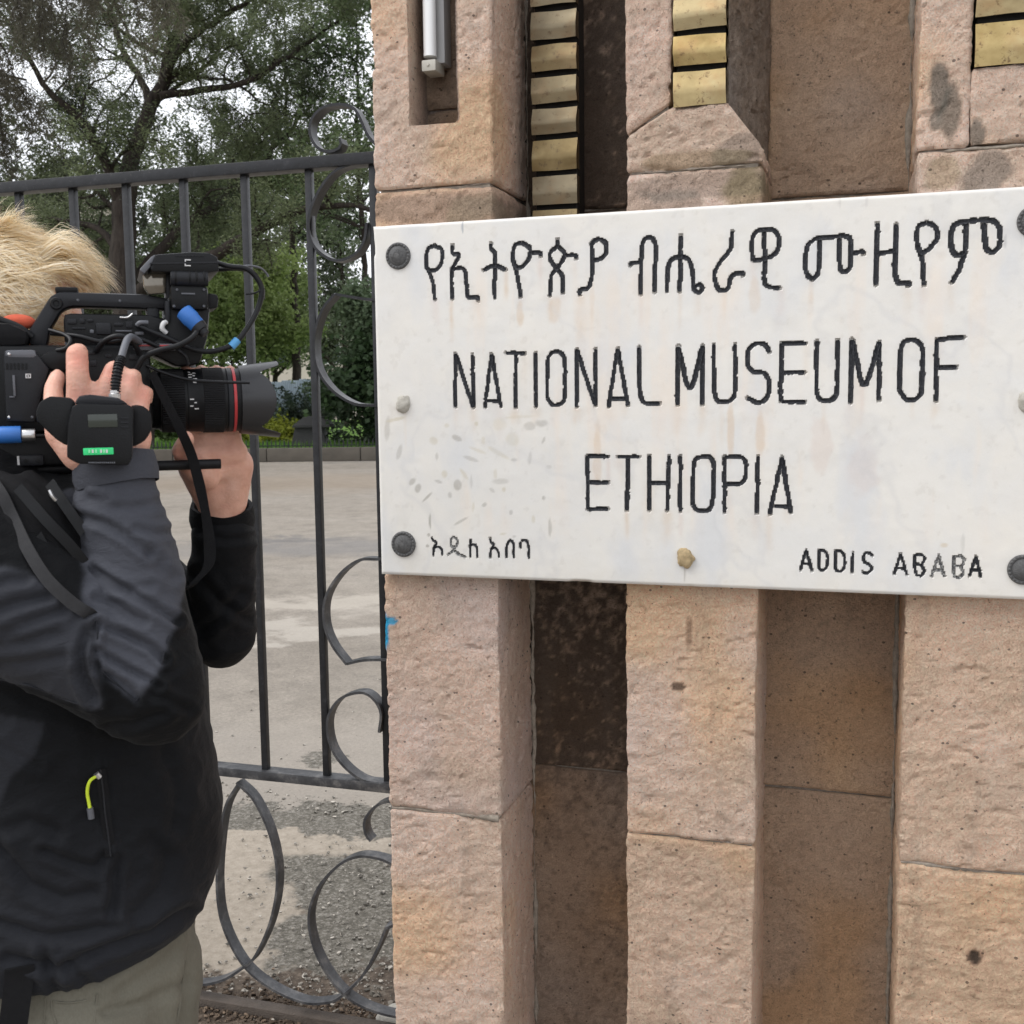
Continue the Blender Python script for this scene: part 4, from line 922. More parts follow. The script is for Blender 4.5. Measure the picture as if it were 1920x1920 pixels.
bushy(36, 440, 0, 35, 5.4, 1.7, 'bright green sapling behind the camera cable loop', [(.10, .15, .05), (.32, .40, .14)], 15, 'sapling', 7, .13, .05, low=.45, start=.5)
bushy(37, 560, 0, 41, 6.0, 1.8, 'yellowish green sapling behind the second gate bar', [(.11, .15, .06), (.32, .39, .16)], 15, 'sapling', 7, .13, .05, low=.45, start=.5)
bushy(38, 700, 0, 31, 4.2, 1.5, 'dark green bush filling the gap between last bar and wall', [(.055, .08, .05), (.16, .22, .12)], 18, 'garden_bush', 8, .12, .06, low=.05, cat='bush', group='bushes behind the kerb', asp=.4)
bushy(39, 745, 0, 30, 3.0, 1.4, 'low dark bush at the very edge of the stone wall', [(.02, .038, .018), (.06, .10, .04)], 18, 'garden_bush', 7, .17, .05, low=.05, cat='bush', group='bushes behind the kerb', asp=.4)
bushy(40, 340, 0, 36, 3.4, 1.6, 'green bush hidden mostly behind the cinema camera', [(.03, .05, .02), (.12, .17, .05)], 16, 'garden_bush', 6, .17, .05, low=.1, cat='bush', group='bushes behind the kerb')
def hedge(seed, px, dist, h, w, label, cols):
    T = Tree(seed); base = CPOS + ray(px, 842) * dist; base[2] = 0
    for k in range(16):
        a = T.r.random() * 6.28; r = w * math.sqrt(T.r.random()); p = base + np.array([math.cos(a) * r, math.sin(a) * r * .6, 0])
        T.branch(p, nrm((T.r.normal() * .2, T.r.normal() * .2, 1)), h * T.r.uniform(.7, 1.05), .012, 1, -.05)
    return T.build('hedge_bush', base, label, 7, .09, .42, cols, .10, 0, 'low hedge bushes', 'bush')
YG = [(.10, .15, .02), (.36, .38, .05)]
for k, (px, d, h, w, lb) in enumerate(((500, 33, .85, .8, 'yellow green hedge bush under the lens hood'), (545, 33, .8, .75, 'yellow green hedge bush left of the dark slab'), (470, 33.5, .9, .8, 'yellow green hedge bush hidden behind the lens hood'))): hedge(50 + k, px, d, h, w, lb, YG)
hedge(55, 520, 34.2, 1.35, .6, 'grey green round bush in front of the pale fence panel', [(.04, .06, .04), (.13, .17, .11)]); hedge(56, 580, 34.2, 1.5, .55, 'grey green bush right of the pale fence panel', [(.04, .06, .04), (.12, .15, .10)])
for k, (px, d, h, r_, lb) in enumerate(((70, 52, 12, 4.0, 'hazy distant tree low at the far left'), (250, 55, 12.5, 4.2, 'hazy distant tree straight behind the forked trunk'), (400, 54, 11.5, 4.2, 'hazy distant tree seen above the camera monitor'), (520, 56, 13, 4.2, 'hazy distant tree seen between the fourth and fifth bars'), (650, 53, 12.5, 4.2, 'hazy distant tree seen through the round gate scroll'))):
    bushy(70 + k, px, 0, d, h, r_, lb, [(.075, .09, .06), (.20, .235, .15)], 26, 'distant_tree', 3.2, .17, .16, low=.2, group='distant trees')  # haze put into the paler grey-green leaf colour
# --- kerb wall, lawn, spiked edging, pale fence, dark slab, far building
M_KERB = simple('kerb_concrete', (.10, .088, .072), .95, 0, .35, 3, .6, .01)
M_LAWN = NT('lawn'); M_LAWN = M_LAWN.done(M_LAWN.ramp(M_LAWN.noise(2.2, 6, .7), [(.3, (.06, .13, .02)), (.7, (.17, .30, .05))]), .9, 0, M_LAWN.bump(M_LAWN.noise(12, 4), 1, .05), .2)
FW = np.array([CM[0][2], CM[1][2], 0]); FW /= np.linalg.norm(FW); RT = np.array([FW[1], -FW[0], 0])
kc = at_z(500, 866); ky = kc.dot(FW)
def gpt(px, dist): q = CPOS + ray(px, 800) * (dist / (ray(px, 800).dot(FW))) ; q = CPOS + (q - CPOS); q[2] = 0; return q
kerb = thing('kerb_wall', kc, 'low grey concrete kerb wall along the far side of the court', 'wall')
for k in range(-8, 6):
    c = kc + RT * (k * 2.4 + 1.2); b = MB(); b.box(c + np.array([0, 0, .17]) + FW * .15, RT * 1.19, FW * .15, (0, 0, .17), .02); b.build('kerb_block', M_KERB, kerb)
b = MB(); bl = kc + FW * .31; b.add([bl - RT * 60 + [0, 0, .25], bl + RT * 60 + [0, 0, .25], bl + RT * 60 + FW * 40 + [0, 0, .25], bl - RT * 60 + FW * 40 + [0, 0, .25]], [(0, 1, 2, 3)]); o = b.build('lawn', M_LAWN, None, 0); o['kind'] = 'structure'
rg = np.random.default_rng(3); n = 26000; u = rg.uniform(-12, 8, n); v = rg.uniform(0.05, 5, n) ** 1.0
g0 = bl + RT * u[:, None] + FW * v[:, None] + np.array([0, 0, .25]); hh = rg.uniform(.06, .16, n)[:, None]; dd = rg.normal(size=(n, 3)) * .05; ww = RT * .012
V = np.stack([g0 - ww, g0 + ww, g0 + dd + np.c_[np.zeros((n, 2)), hh]], 1).reshape(-1, 3); F = np.arange(n * 3).reshape(-1, 3)
gc = np.repeat(np.array([(.10, .20, .03)]) * (.6 + .9 * rg.random((n, 1))), 3, 0)
o = link_mesh('grass', V, F, M_LEAF, None, 0, {'col': gc}); tag(o, 'bright green lawn grass behind the kerb wall', 'grass', None, 'stuff')
edge = thing('spiked_edging', bl + FW * .25, 'row of short dark iron spikes edging the lawn', 'fence')
m_ = MB()
for k in range(150):
    c = bl + FW * .25 + RT * (-9 + k * .11) + np.array([0, 0, .25]); m_.tube([c, c + np.array([0, 0, .22]), c + np.array([0, 0, .30])], [.018, .018, .003], 5)
o = m_.build('spikes', M_IRON, edge); o['kind'] = 'stuff'
b = MB(); q = bl + FW * .25 + np.array([0, 0, .38]); b.box(q - RT * .7, RT * 8.3, FW * .012, (0, 0, .015)); b.build('rail', M_IRON, edge)
# pale corrugated fence
fz = thing('sheet_metal_fence', gpt(540, 34.8), 'pale blue corrugated sheet fence behind the lawn', 'fence'); c0 = gpt(498, 34.8); c1 = gpt(597, 34.8)
M_SHEET = simple('pale_sheet', (.58, .66, .72), .5, .0, .12, 3, .1)
e_ = (c1 - c0); ln = np.linalg.norm(e_); e_ = e_ / ln; nn = np.array([-e_[1], e_[0], 0]); m = 60
for s in range(3):
    V = []; F = []
    for i in range(m + 1):
        p = c0 + e_ * (s + i / m) * ln / 3 * .995 + nn * .035 * math.sin(i / m * 2 * math.pi * 9); V += [p + [0, 0, .2], p + [0, 0, 2.12 + .04 * s], p + nn * .004 + [0, 0, 2.12 + .04 * s], p + nn * .004 + [0, 0, .2]]
    F = [(i * 4 + a, i * 4 + (a + 1) % 4, i * 4 + 4 + (a + 1) % 4, i * 4 + 4 + a) for i in range(m) for a in range(4)]
    link_mesh('sheet', V, F, M_SHEET, fz, 60)
# dark slab on a battered block
q = gpt(582, 31.0); sl_ = thing('slab_topped_block', q, 'dark slab resting on a battered block behind the kerb', 'monument'); M_DST = simple('dark_stone', (.03, .03, .03), .8, 0, .3, 6, .5, .02)
b = MB(); zb0, zt0 = .2, .80; 
V = [q + RT * a + FW * f + np.array([0, 0, z]) for (z, w, d) in ((zb0, .50, .4), (zt0, .38, .3)) for a, f in ((-w, -d), (w, -d), (w, d), (-w, d))]
b.add(V, [(0, 1, 5, 4), (1, 2, 6, 5), (2, 3, 7, 6), (3, 0, 4, 7), (4, 5, 6, 7), (3, 2, 1, 0)]); b.build('base', M_DST, sl_)
b = MB(); V = [q + RT * (a + .1) + FW * f + np.array([0, 0, z]) for (z, w, d) in ((.80, .52, .42), (.86, .52, .42), (1.10, .22, .2)) for a, f in ((-w, -d), (w, -d), (w, d), (-w, d))]
b.add(V, [(i * 4 + a, i * 4 + (a + 1) % 4, i * 4 + 4 + (a + 1) % 4, i * 4 + 4 + a) for i in (0, 1) for a in range(4)] + [(8, 9, 10, 11), (3, 2, 1, 0)]); b.build('cap', M_DST, sl_)
# pale building glimpsed through the leaves at left
M_WALLB = simple('cream_render', (.55, .50, .43), .9, 0, .1, .8, .1); M_PANE = simple('dim_window_glass', (.06, .07, .08), .15, 0, .2, 2, 0)
def building(px, dist, w, h, d, label, floors, nw):
    q = gpt(px, dist); t = thing('background_building', q, label, 'building', 'buildings behind the trees')
    b = MB(); b.box(q + FW * d / 2 + np.array([0, 0, h / 2]), RT * w / 2, FW * d / 2, (0, 0, h / 2)); b.build('wall', M_WALLB, t)
    b = MB(); b.box(q + FW * d / 2 + np.array([0, 0, h + .15]), RT * (w / 2 + .3), FW * (d / 2 + .3), (0, 0, .15)); b.build('roof', M_KERB, t)
    for f in range(floors):
        for k in range(nw):
            c = q + RT * (-w / 2 + (k + .5) * w / nw) + np.array([0, 0, h * (f + .55) / floors]); hw, hh_ = w / nw * .28, h / floors * .26
            b = MB()
            for s in (-1, 1): b.box(c + RT * s * hw - FW * .03, RT * .06, FW * .05, (0, 0, hh_ + .06)); b.box(c + np.array([0, 0, s * hh_]) - FW * .03, RT * (hw - .06), FW * .05, (0, 0, .06))
            win = b.build('window', M_WHITE, t); b = MB(); b.box(c - FW * .012, RT * (hw - .05), FW * .01, (0, 0, hh_ - .05)); b.build('pane', M_PANE, win)
    return t
building(-20, 75, 14, 15, 8, 'cream building glimpsed through leaves at left', 4, 5)
building(660, 75, 12, 6, 8, 'low cream building glimpsed behind bushes by the wall', 2, 4)
# ================================================================== cameraman and his camera
EY = np.array([ray(200, 751)[0], ray(200, 751)[1], 0]); EY /= np.linalg.norm(EY); EX = np.array([EY[1], -EY[0], 0]); EZ = np.array([0, 0, 1.])
RO = at_d(200, 751, 1.38)
def loc(px, py, dy=0.0):
    r = ray(px, py); return CPOS + r * (((RO - CPOS).dot(EY) + dy) / r.dot(EY))
q1 = lambda x, y, dy=0.0: loc(x / 3.5556, 380 + y / 3.5556, dy)
q2 = lambda x, y, dy=0.0: loc(x / 3.5556, 880 + y / 3.5556, dy)
q3 = lambda x, y, dy=0.0: loc(x / 3.5556, 1380 + y / 3.5556, dy)
U = np.linalg.norm(loc(201, 751) - loc(200, 751)); UZ = U / 3.5556       # metres per photo pixel / zoomed pixel at the camera's distance
M_PLA = simple('black_plastic', (.0065, .007, .008), .42, 0, .2, 60, .25, .001, spec=.22)
M_PLG = simple('charcoal_plastic', (.017, .018, .021), .42, 0, .15, 60, .25, .001, spec=.22)
M_GRY = simple('grey_plastic', (.10, .105, .12), .45, 0, .12, 50, .2, .001)
M_RUB = simple('black_rubber', (.006, .006, .007), .5, 0, .25, 80, .3, .001, spec=.22)
M_WEB = simple('black_webbing', (.006, .006, .007), .8, 0, .25, 300, .6, .001, spec=.22)
M_CAB = simple('black_cable', (.009, .0095, .011), .35, 0, .1, 40, .05, spec=.22)
M_BLUE = simple('blue_plastic', (.03, .15, .48), .4, 0, .1, 40, .05)
M_LBLU = simple('light_blue_tape', (.08, .30, .58), .5, 0, .1, 40, .05)
M_RED = simple('red_ring', (.42, .03, .035), .35, 0, .1, 40, .05)
M_SIL = simple('steel', (.6, .6, .6), .28, .9, .1, 40, .05)
M_WHT = simple('white_print', (.6, .6, .6), .5, 0, .05, 40, .0)
M_GLS = simple('lens_glass', (.01, .012, .02), .05, 0, .1, 5, 0)
M_LCD = simple('dim_display', (.035, .042, .035), .12, 0, .1, 5, 0)
M_GRN = simple('green_label', (.03, .62, .20), .5, 0, .25, 120, .1)
M_MIR = simple('glossy_screen', (.20, .18, .15), .08, .6, .2, 12, 0)
M_FOAM = simple('red_foam', (.55, .10, .05), .9, 0, .2, 120, .6)
def pbox(fn, x0, y0, x1, y1, d0, d1, mat, name, par, bev=.003):
    a = fn(x0, y1, d0); b_ = fn(x1, y0, d0); c = (a + b_) / 2 + EY * (d1 - d0) / 2
    m_ = MB(); m_.box(c, EX * ((b_ - a).dot(EX) / 2), EY * ((d1 - d0) / 2), EZ * ((b_ - a)[2] / 2), bev); return m_.build(name, mat, par, 30)
def pprism(fn, poly, d0, d1, mat, name, par, bev=.003):
    pts = [fn(x, y, d0) for x, y in poly]; b_ = bmesh.new(); n = len(pts)
    vs_ = [b_.verts.new(p) for p in pts] + [b_.verts.new(p + EY * (d1 - d0)) for p in pts]
    b_.faces.new(vs_[:n]); b_.faces.new(vs_[n:][::-1])
    for i in range(n): b_.faces.new((vs_[i], vs_[i + n], vs_[(i + 1) % n + n], vs_[(i + 1) % n]))
    bmesh.ops.recalc_face_normals(b_, faces=b_.faces[:])
    if bev: bmesh.ops.bevel(b_, geom=b_.edges[:], offset=bev, segments=2, profile=.6, affect='EDGES', clamp_overlap=True)
    m_ = MB(); m_.bm(b_); return m_.build(name, mat, par, 30)
def cable(fn, pts, r, mat, par, name='cable', n=8):
    P = catmull([fn(*p) for p in pts], 8); m_ = MB(); m_.tube(P, r, n); return m_.build(name, mat, par, 80)
def xcyl(fn, x0, x1, y, r, dy, mat, name, par, n=28, bev=.12):
    a = fn(x0, y, dy); b_ = fn(x1, y, dy); ln = (b_ - a).dot(EX); R_ = r * UZ; m_ = MB()
    m_.lathe(a, EX, [(0, R_ * (1 - bev)), (ln * .02 + .0002, R_ * .97), (R_ * bev, R_), (ln - R_ * bev, R_), (ln - .0002, R_ * .97), (ln, R_ * (1 - bev))], n); return m_.build(name, mat, par, 50)
rigrot = (0, 0, math.atan2(EX[1], EX[0]))
rig = thing('video_camera', RO, 'black shoulder video camera with zoom lens, cables and top handle held by the person', 'camera', None, rigrot)
body = pbox(q1, -160, 950, 1000, 1545, -.050, .055, M_PLA, 'body', rig, .010)
pprism(q1, [(20, 985), (232, 985), (330, 1110), (262, 1340), (235, 1465), (40, 1460)], -.066, -.045, M_PLG, 'side_panel', rig, .004)
pprism(q1, [(30, 982), (235, 980), (252, 1045), (32, 1042)], -.0665, -.040, M_GRY, 'panel_top_sheen', rig, .004)  # lighter grey strip laid on as the sheen of the panel top
for (x0, y0, x1, y1) in ((62, 1290, 98, 1300), (90, 1150, 98, 1290)): pbox(q1, x0, y0, x1, y1, -.0685, -.066, M_GRY, 'panel_trim', rig, .0004)
for (x0, y0, x1, y1) in ((170, 1140, 206, 1146), (170, 1164, 206, 1170), (170, 1146, 176, 1164), (200, 1146, 206, 1164), (183, 1150, 193, 1160)): pbox(q1, x0, y0, x1, y1, -.0685, -.066, M_WHT, 'emblem', rig, 0)
pprism(q1, [(240, 1040), (330, 985), (470, 960), (520, 1050), (420, 1140), (330, 1110)], -.062, -.03, M_PLA, 'grip_mount', rig, .006)
pprism(q1, [(420, 735), (1000, 745), (1130, 780), (1140, 960), (430, 960)], -.032, .045, M_PLA, 'upper_housing', rig, .008)
pbox(q1, 640, 800, 740, 880, -.036, -.03, M_PLG, 'control_panel', rig, .004)
for k in range(5): pbox(q1, 660 + k * 62, 905, 700 + k * 62, 930, -.037, -.03, M_PLG, 'button', rig, .002)
hd = pprism(q1, [(195, 950), (178, 870), (335, 620), (395, 592), (960, 608), (1140, 640), (1140, 712), (960, 705), (470, 690), (405, 720), (330, 850), (312, 960)], -.020, .020, M_PLG, 'top_handle', rig, .006)
pbox(q1, 366, 562, 520, 600, -.014, .014, M_RUB, 'shoe_mount', rig, .003)
m_ = MB(); m_.lathe(q1(375, 672, -.0205), -EY, [(0, 42 * UZ), (.002, 42 * UZ), (.0035, 36 * UZ), (.0035, 20 * UZ), (.002, 16 * UZ), (.002, 1e-4)], 24); m_.build('handle_screw', M_PLA, rig)
pbox(q1, 985, 690, 1062, 900, -.018, .018, M_PLG, 'handle_post', rig, .004)
pprism(q1, [(1100, 690), (1140, 600), (1390, 600), (1400, 720), (1385, 900), (1335, 1075), (1180, 1090), (1010, 1010), (1010, 930), (1105, 880)], -.040, .045, M_PLA, 'front_block', rig, .006)
pprism(q1, [(1100, 650), (1135, 650), (1135, 800), (1100, 780)], -.046, -.03, M_PLG, 'latch', rig, .003)
mon = pprism(q1, [(1002, 432), (1040, 345), (1270, 329), (1395, 334), (1450, 362), (1462, 456), (1385, 470), (1010, 458)], -.055, .075, M_PLA, 'monitor', rig, .005)
pprism(q1, [(1002, 400), (1455, 392), (1456, 402), (1002, 410)], -.0562, -.05, M_PLG, 'seam', mon, 0)
pprism(q1, [(928, 448), (1012, 356), (1040, 345), (1004, 428), (960, 474)], -.052, .072, M_GRY, 'monitor_flap', rig, .003)
for (x0, y0, x1, y1) in ((1232, 378, 1272, 384), (1232, 416, 1272, 422), (1232, 384, 1238, 394), (1232, 406, 1238, 416)): pbox(q1, x0, y0, x1, y1, -.0568, -.053, M_WHT, 'emblem', mon, 0)
pprism(q1, [(950, 474), (1110, 458), (1106, 602), (992, 612), (958, 560)], -.030, -.012, M_MIR, 'mirror_panel', rig, .003)
pbox(q1, 1108, 440, 1142, 660, -.028, .02, M_PLG, 'bracket', rig, .003)
xcyl(q1, 1135, 1385, 502, 52, -.050, M_PLG, 'hinge_knob', rig)
for x in (1160, 1255, 1300, 1352): xcyl(q1, x, x + 16, 502, 54.5, -.050, M_PLA, 'knob_ring', rig)
pbox(q1, 1140, 552, 1388, 712, -.052, .03, M_PLA, 'audio_block', rig, .006)
pbox(q1, 1210, 602, 1300, 610, -.0535, -.05, M_GRY, 'trim_line', rig, 0)
pprism(q1, [(1372, 612), (1400, 603), (1448, 612), (1458, 640), (1452, 700), (1400, 712), (1370, 700)], -.035, .03, M_RUB, 'eyecup', rig, .008)
# blue plug at the front
pa, pb_ = q1(1222, 722, -.058), q1(1318, 822, -.066); m_ = MB(); d_ = nrm(pb_ - pa); ln = np.linalg.norm(pb_ - pa)
m_.lathe(pa, d_, [(0, .0085), (.001, .0105), (ln * .55, .0112), (ln * .6, .0105), (ln, .0098), (ln + .001, .0085)], 20); m_.build('blue_plug', M_BLUE, rig, 50)
m_ = MB(); m_.lathe(pb_, d_, [(0, .0100), (.008, .009), (.0085, .0065), (.014, .0055)], 18); m_.build('plug_boot', M_PLG, rig, 50)
cable(q1, [(1330, 835, -.07), (1280, 900, -.074), (1180, 955, -.075), (1060, 985, -.072), (960, 1030, -.07), (905, 1120, -.066)], .0036, M_CAB, rig)
cable(q1, [(1440, 400, -.03), (1530, 425, -.035), (1640, 440, -.04), (1710, 500, -.04), (1745, 580, -.04), (1725, 690, -.04), (1660, 820, -.045), (1560, 940, -.05), (1420, 990, -.055), (1300, 980, -.055), (1180, 930, -.05), (1000, 855, -.045), (915, 815, -.04)], .0034, M_CAB, rig)
cable(q1, [(1440, 445, .0), (1600, 440, -.01), (1690, 470, -.02), (1745, 560, -.03), (1750, 640, -.034)], .0030, M_CAB, rig)
cable(q1, [(1600, 428, -.02), (1660, 420, -.02), (1735, 435, -.015), (1775, 470, -.01), (1790, 495, -.01)], .0014, M_GRY, rig, 'thin_wire', 6)
cable(q1, [(1640, 610, -.04), (1700, 602, -.042), (1762, 572, -.04)], .0014, M_CAB, rig, 'cable_tie', 6)
cable(q1, [(1540, 962, -.0505), (1585, 915, -.049)], .0052, M_LBLU, rig, 'tape_band')
cable(q1, [(800, 765, -.036), (850, 765, -.038), (885, 740, -.038)], .0012, M_SIL, rig, 'wire_end', 6)
cable(q1, [(912, 818, -.042), (935, 800, -.044), (985, 800, -.042)], .0028, M_GRY, rig, 'wire_end', 6)
cable(q1, [(1110, 870, -.042), (1082, 840, -.044), (1090, 805, -.044), (1112, 795, -.042)], .0030, M_WHT, rig, 'wire_loop', 6)
cable(q1, [(330, 850, -.03), (430, 880, -.05), (470, 920, -.062), (440, 970, -.066), (380, 985, -.06)], .0026, M_CAB, rig)
cable(q1, [(340, 870, -.03), (520, 890, -.05), (700, 930, -.06), (900, 905, -.06), (1060, 960, -.056)], .0028, M_CAB, rig)
cable(q1, [(640, 990, -.055), (700, 920, -.07), (790, 890, -.078), (880, 920, -.072), (930, 1010, -.06)], .0034, M_CAB, rig)
cable(q1, [(980, 1085, -.05), (1080, 1130, -.062), (1250, 1178, -.066), (1450, 1195, -.066), (1665, 1200, -.07)], .0020, M_CAB, rig, 'thin_wire', 6)
cable(q1, [(1190, 985, -.05), (1235, 1020, -.052), (1255, 1080, -.05)], .0022, M_CAB, rig)
pbox(q1, 890, 940, 1170, 985, -.052, -.03, M_GRY, 'rail_clamp', rig, .002)
pbox(q1, 905, 948, 1160, 956, -.054, -.05, M_RED, 'red_line', rig, 0)
rgd = random.Random(4)
for (x, y, w, h) in ((450, 775, 60, 34), (530, 770, 34, 34), (580, 775, 40, 20), (760, 800, 60, 22), (840, 790, 46, 46), (480, 830, 90, 14), (600, 845, 26, 26), (770, 850, 110, 10), (900, 860, 60, 22), (1020, 935, 60, 26), (560, 985, 70, 30), (700, 1010, 50, 24), (860, 1010, 60, 40), (600, 1050, 44, 44), (330, 1180, 60, 20), (300, 1240, 40, 30), (-60, 1100, 50, 120), (-60, 1280, 50, 60)):
    f0 = -.0345 if y < 960 else -.0515
    pbox(q1, x, y, x + w, y + h, f0, f0 + .006, M_PLG if rgd.random() < .7 else M_GRY, 'control', rig, .0015)
for (x, y) in ((440, 940, ), (1100, 760), (520, 650), (800, 655), (1180, 580), (1360, 580), (60, 1010), (60, 1430), (215, 1430), (1160, 690), (1360, 690)):
    m_ = MB(); f0 = -.0205 if y in (650, 655) else -.0532 if 560 < y < 700 and x > 1100 else -.0675 if x < 300 else -.0405; m_.lathe(q1(x, y, f0), -EY, [(0, 9 * UZ), (.0008, 9 * UZ), (.0012, 6 * UZ), (.0006, 5 * UZ), (.0006, 1e-4)], 14); m_.build('screw', M_SIL if x % 3 == 0 else M_GRY, rig)
for k in range(9): pbox(q1, 1170 + k * 22, 352, 1182 + k * 22, 358, -.0562, -.05, M_PLG, 'vent_slot', mon, 0)
for k in range(6): pbox(q1, 40 + k * 26, 1070, 50 + k * 26, 1110, -.0672, -.06, M_PLA, 'vent_slot', rig, 0)
# lens
LA = q1(960, 1322, 0.0)
LC = LA; kz = UZ
def lx(a): return (q1(a, 1322, 0.0) - LC).dot(EX)
def lens_part(name, prof, mat, n=72, ribs=None, u=EZ):
    m_ = MB()
    if ribs is None: m_.lathe(LC, EX, [(lx(a), r * kz) for a, r in prof], n, u)
    else:
        V = []; F = []; n = ribs * 4; w = np.cross(EX, u)
        for a, r, h in prof:
            for k in range(n):
                t = 2 * math.pi * k / n; rr = (r + (h if k % 4 in (1, 2) else 0)) * kz; V.append(LC + EX * lx(a) + (u * math.cos(t) + w * math.sin(t)) * rr)
        m = len(prof); F = [(i * n + k, i * n + (k + 1) % n, (i + 1) * n + (k + 1) % n, (i + 1) * n + k) for i in range(m - 1) for k in range(n)]; m_.add(V, F)
    return m_.build(name, mat, rig, 40)
lens = lens_part('lens', [(940, 150), (941, 196), (1050, 206), (1058, 214), (1062, 220), (1240, 222), (1244, 226), (1330, 228), (1334, 231), (1500, 232), (1506, 226), (1530, 228), (1590, 229), (1596, 240), (1612, 246), (1613, 150)], M_PLA)
lens_part('zoom_ring', [(1070, 221, 0), (1072, 222, 6), (1222, 224, 6), (1224, 222, 0)], M_RUB, ribs=80)
lens_part('focus_ring', [(1345, 231, 0), (1347, 232, 4), (1480, 233, 4), (1482, 231, 0)], M_RUB, ribs=96)
lens_part('red_band', [(1541, 228), (1542, 233.5), (1560, 233.5), (1561, 228)], M_RED)
lens_part('front_ring', [(1505, 228), (1508, 233), (1536, 233), (1538, 228)], M_PLG)
# white scale marks on the barrel, facing the viewer
for (ang, x0, x1) in [(a_, 1252 + 28 * (i % 2), 1268 + 28 * (i % 2) + 6 * (i % 3)) for i, a_ in enumerate((62, 58, 54, 50, 46, 42, 38, 34, 2, -4, -10, -15))]:
    t = R(ang); nn_ = EZ * math.sin(t) - EY * math.cos(t); tt = EZ * math.cos(t) + EY * math.sin(t); c = LC + EX * lx((x0 + x1) / 2) + nn_ * 227.6 * kz
    m_ = MB(); m_.box(c, EX * (x1 - x0) / 2 * kz, tt * 4 * kz, nn_ * 1.6 * kz); m_.build('scale_mark', M_WHT, lens)
V = []; n = 128; mrow = 9
for side in (0, 1):
    for j in range(mrow):
        for k in range(n):
            ph = 2 * math.pi * k / n; c2 = math.cos(2 * ph); xe = 1722 + (126 * float(sstep(.12, .62, c2)) if c2 > 0 else 88 * abs(c2) ** .8); t = j / (mrow - 1); xx_ = 1592 + (xe - 1592) * t
            r = (248 + 36 * (xx_ - 1592) / 260 - 5 * side) * kz; V.append(LC + EX * lx(xx_) + (EZ * math.cos(ph) - EY * math.sin(ph)) * r)
F = []
for side in (0, 1):
    o_ = side * mrow * n
    F += [(o_ + j * n + k, o_ + j * n + (k + 1) % n, o_ + (j + 1) * n + (k + 1) % n, o_ + (j + 1) * n + k) for j in range(mrow - 1) for k in range(n)]
for j in (0, mrow - 1): F += [(j * n + k, j * n + (k + 1) % n, mrow * n + j * n + (k + 1) % n, mrow * n + j * n + k) for k in range(n)]
m_ = MB(); m_.add(V, F); m_.build('lens_hood', simple('matt_hood_plastic', (.020, .0205, .023), .34, 0, .15, 60, .2, .001), rig, 40)
m_ = MB(); m_.lathe(LC, EX, [(lx(1615), 200 * kz), (lx(1622), 150 * kz), (lx(1628), 60 * kz), (lx(1629), 1e-4)], 40); m_.build('front_glass', M_GLS, rig, 80)
# rods, base plate, side plug
for dy in (-.032, .034): xcyl(q1, -420, 1475, 1800, 36, dy, M_RUB, 'rod', rig)
pbox(q1, -300, 1545, 520, 1770, -.045, .045, M_PLA, 'base_plate', rig, .004)
pbox(q1, 115, 1682, 290, 1758, -.052, -.04, M_PLG, 'clamp_block', rig, .003)
for x in (170, 250): m_ = MB(); m_.lathe(q1(x, 1720, -.052), -EY, [(0, 14 * UZ), (.001, 14 * UZ), (.0012, 1e-4)], 14); m_.build('clamp_screw', M_PLA, rig)
pbox(q1, 116, 1690, 128, 1750, -.0535, -.05, M_WHT, 'clamp_edge', rig, 0)
xcyl(q1, -60, 142, 1550, 56, -.075, M_BLUE, 'blue_plug', rig); xcyl(q1, 142, 236, 1550, 41, -.075, M_SIL, 'plug_sleeve', rig); xcyl(q1, 236, 420, 1555, 14, -.07, M_CAB, 'plug_cable', rig)
xcyl(q1, -420, -60, 1550, 18, -.075, M_CAB, 'plug_cable', rig)
pprism(q1, [(-420, 1560), (-160, 1540), (-160, 1000), (-330, 1010), (-430, 1100)], -.05, .05, M_PLA, 'battery', rig, .008)
# strap from the lens down across the chest
P = catmull([q1(1010, 1130, -.062), q1(1110, 1330, -.066), q1(1210, 1530, -.064), q1(1275, 1680, -.05), q1(1330, 1880, -.045), q2(1368, 280, -.04), q2(1395, 480, -.04), q2(1390, 640, -.045), q2(1290, 760, -.05), q2(1240, 800, -.045)], 8)
m_ = MB(); m_.strip(P, EX * .9 + EZ * .35, np.interp(np.linspace(0, 1, len(P)), [0, .45, .55, .7, 1], [.010, .013, .011, .016, .016]), .0022); m_.build('hand_strap', M_WEB, rig, 60)

# ------------------------------------------------------------------ small receiver strapped to the hand grip
rx_ = thing('wireless_receiver', q1(680, 1750, -.165), 'small black receiver with display and green label strapped over the near hand', 'receiver', None, rigrot)
pprism(q1, [(478, 1360), (520, 1338), (860, 1346), (893, 1375), (885, 1690), (860, 1752), (520, 1742), (445, 1700), (452, 1480)], -.192, -.160, M_PLA, 'case', rx_, .005)
pprism(q1, [(492, 1345), (525, 1288), (600, 1278), (790, 1300), (862, 1348)], -.186, -.158, M_PLG, 'case_top', rx_, .004)
pprism(q1, [(238, 1400), (262, 1330), (330, 1290), (470, 1300), (500, 1330), (500, 1600), (440, 1620), (370, 1575), (290, 1500), (245, 1455)], -.174, -.150, M_PLA, 'grip_strap', rx_, .010)
pprism(q1, [(870, 1345), (960, 1352), (1012, 1405), (1018, 1510), (970, 1590), (870, 1640)], -.170, -.150, M_RUB, 'grip_strap', rx_, .008)
pbox(q1, 588, 1408, 782, 1500, -.1935, -.190, M_LCD, 'display', rx_, .001)
for k in range(3): pbox(q1, 806, 1430 + k * 30, 856, 1440 + k * 30, -.1935, -.191, M_PLG, 'button', rx_, 0)
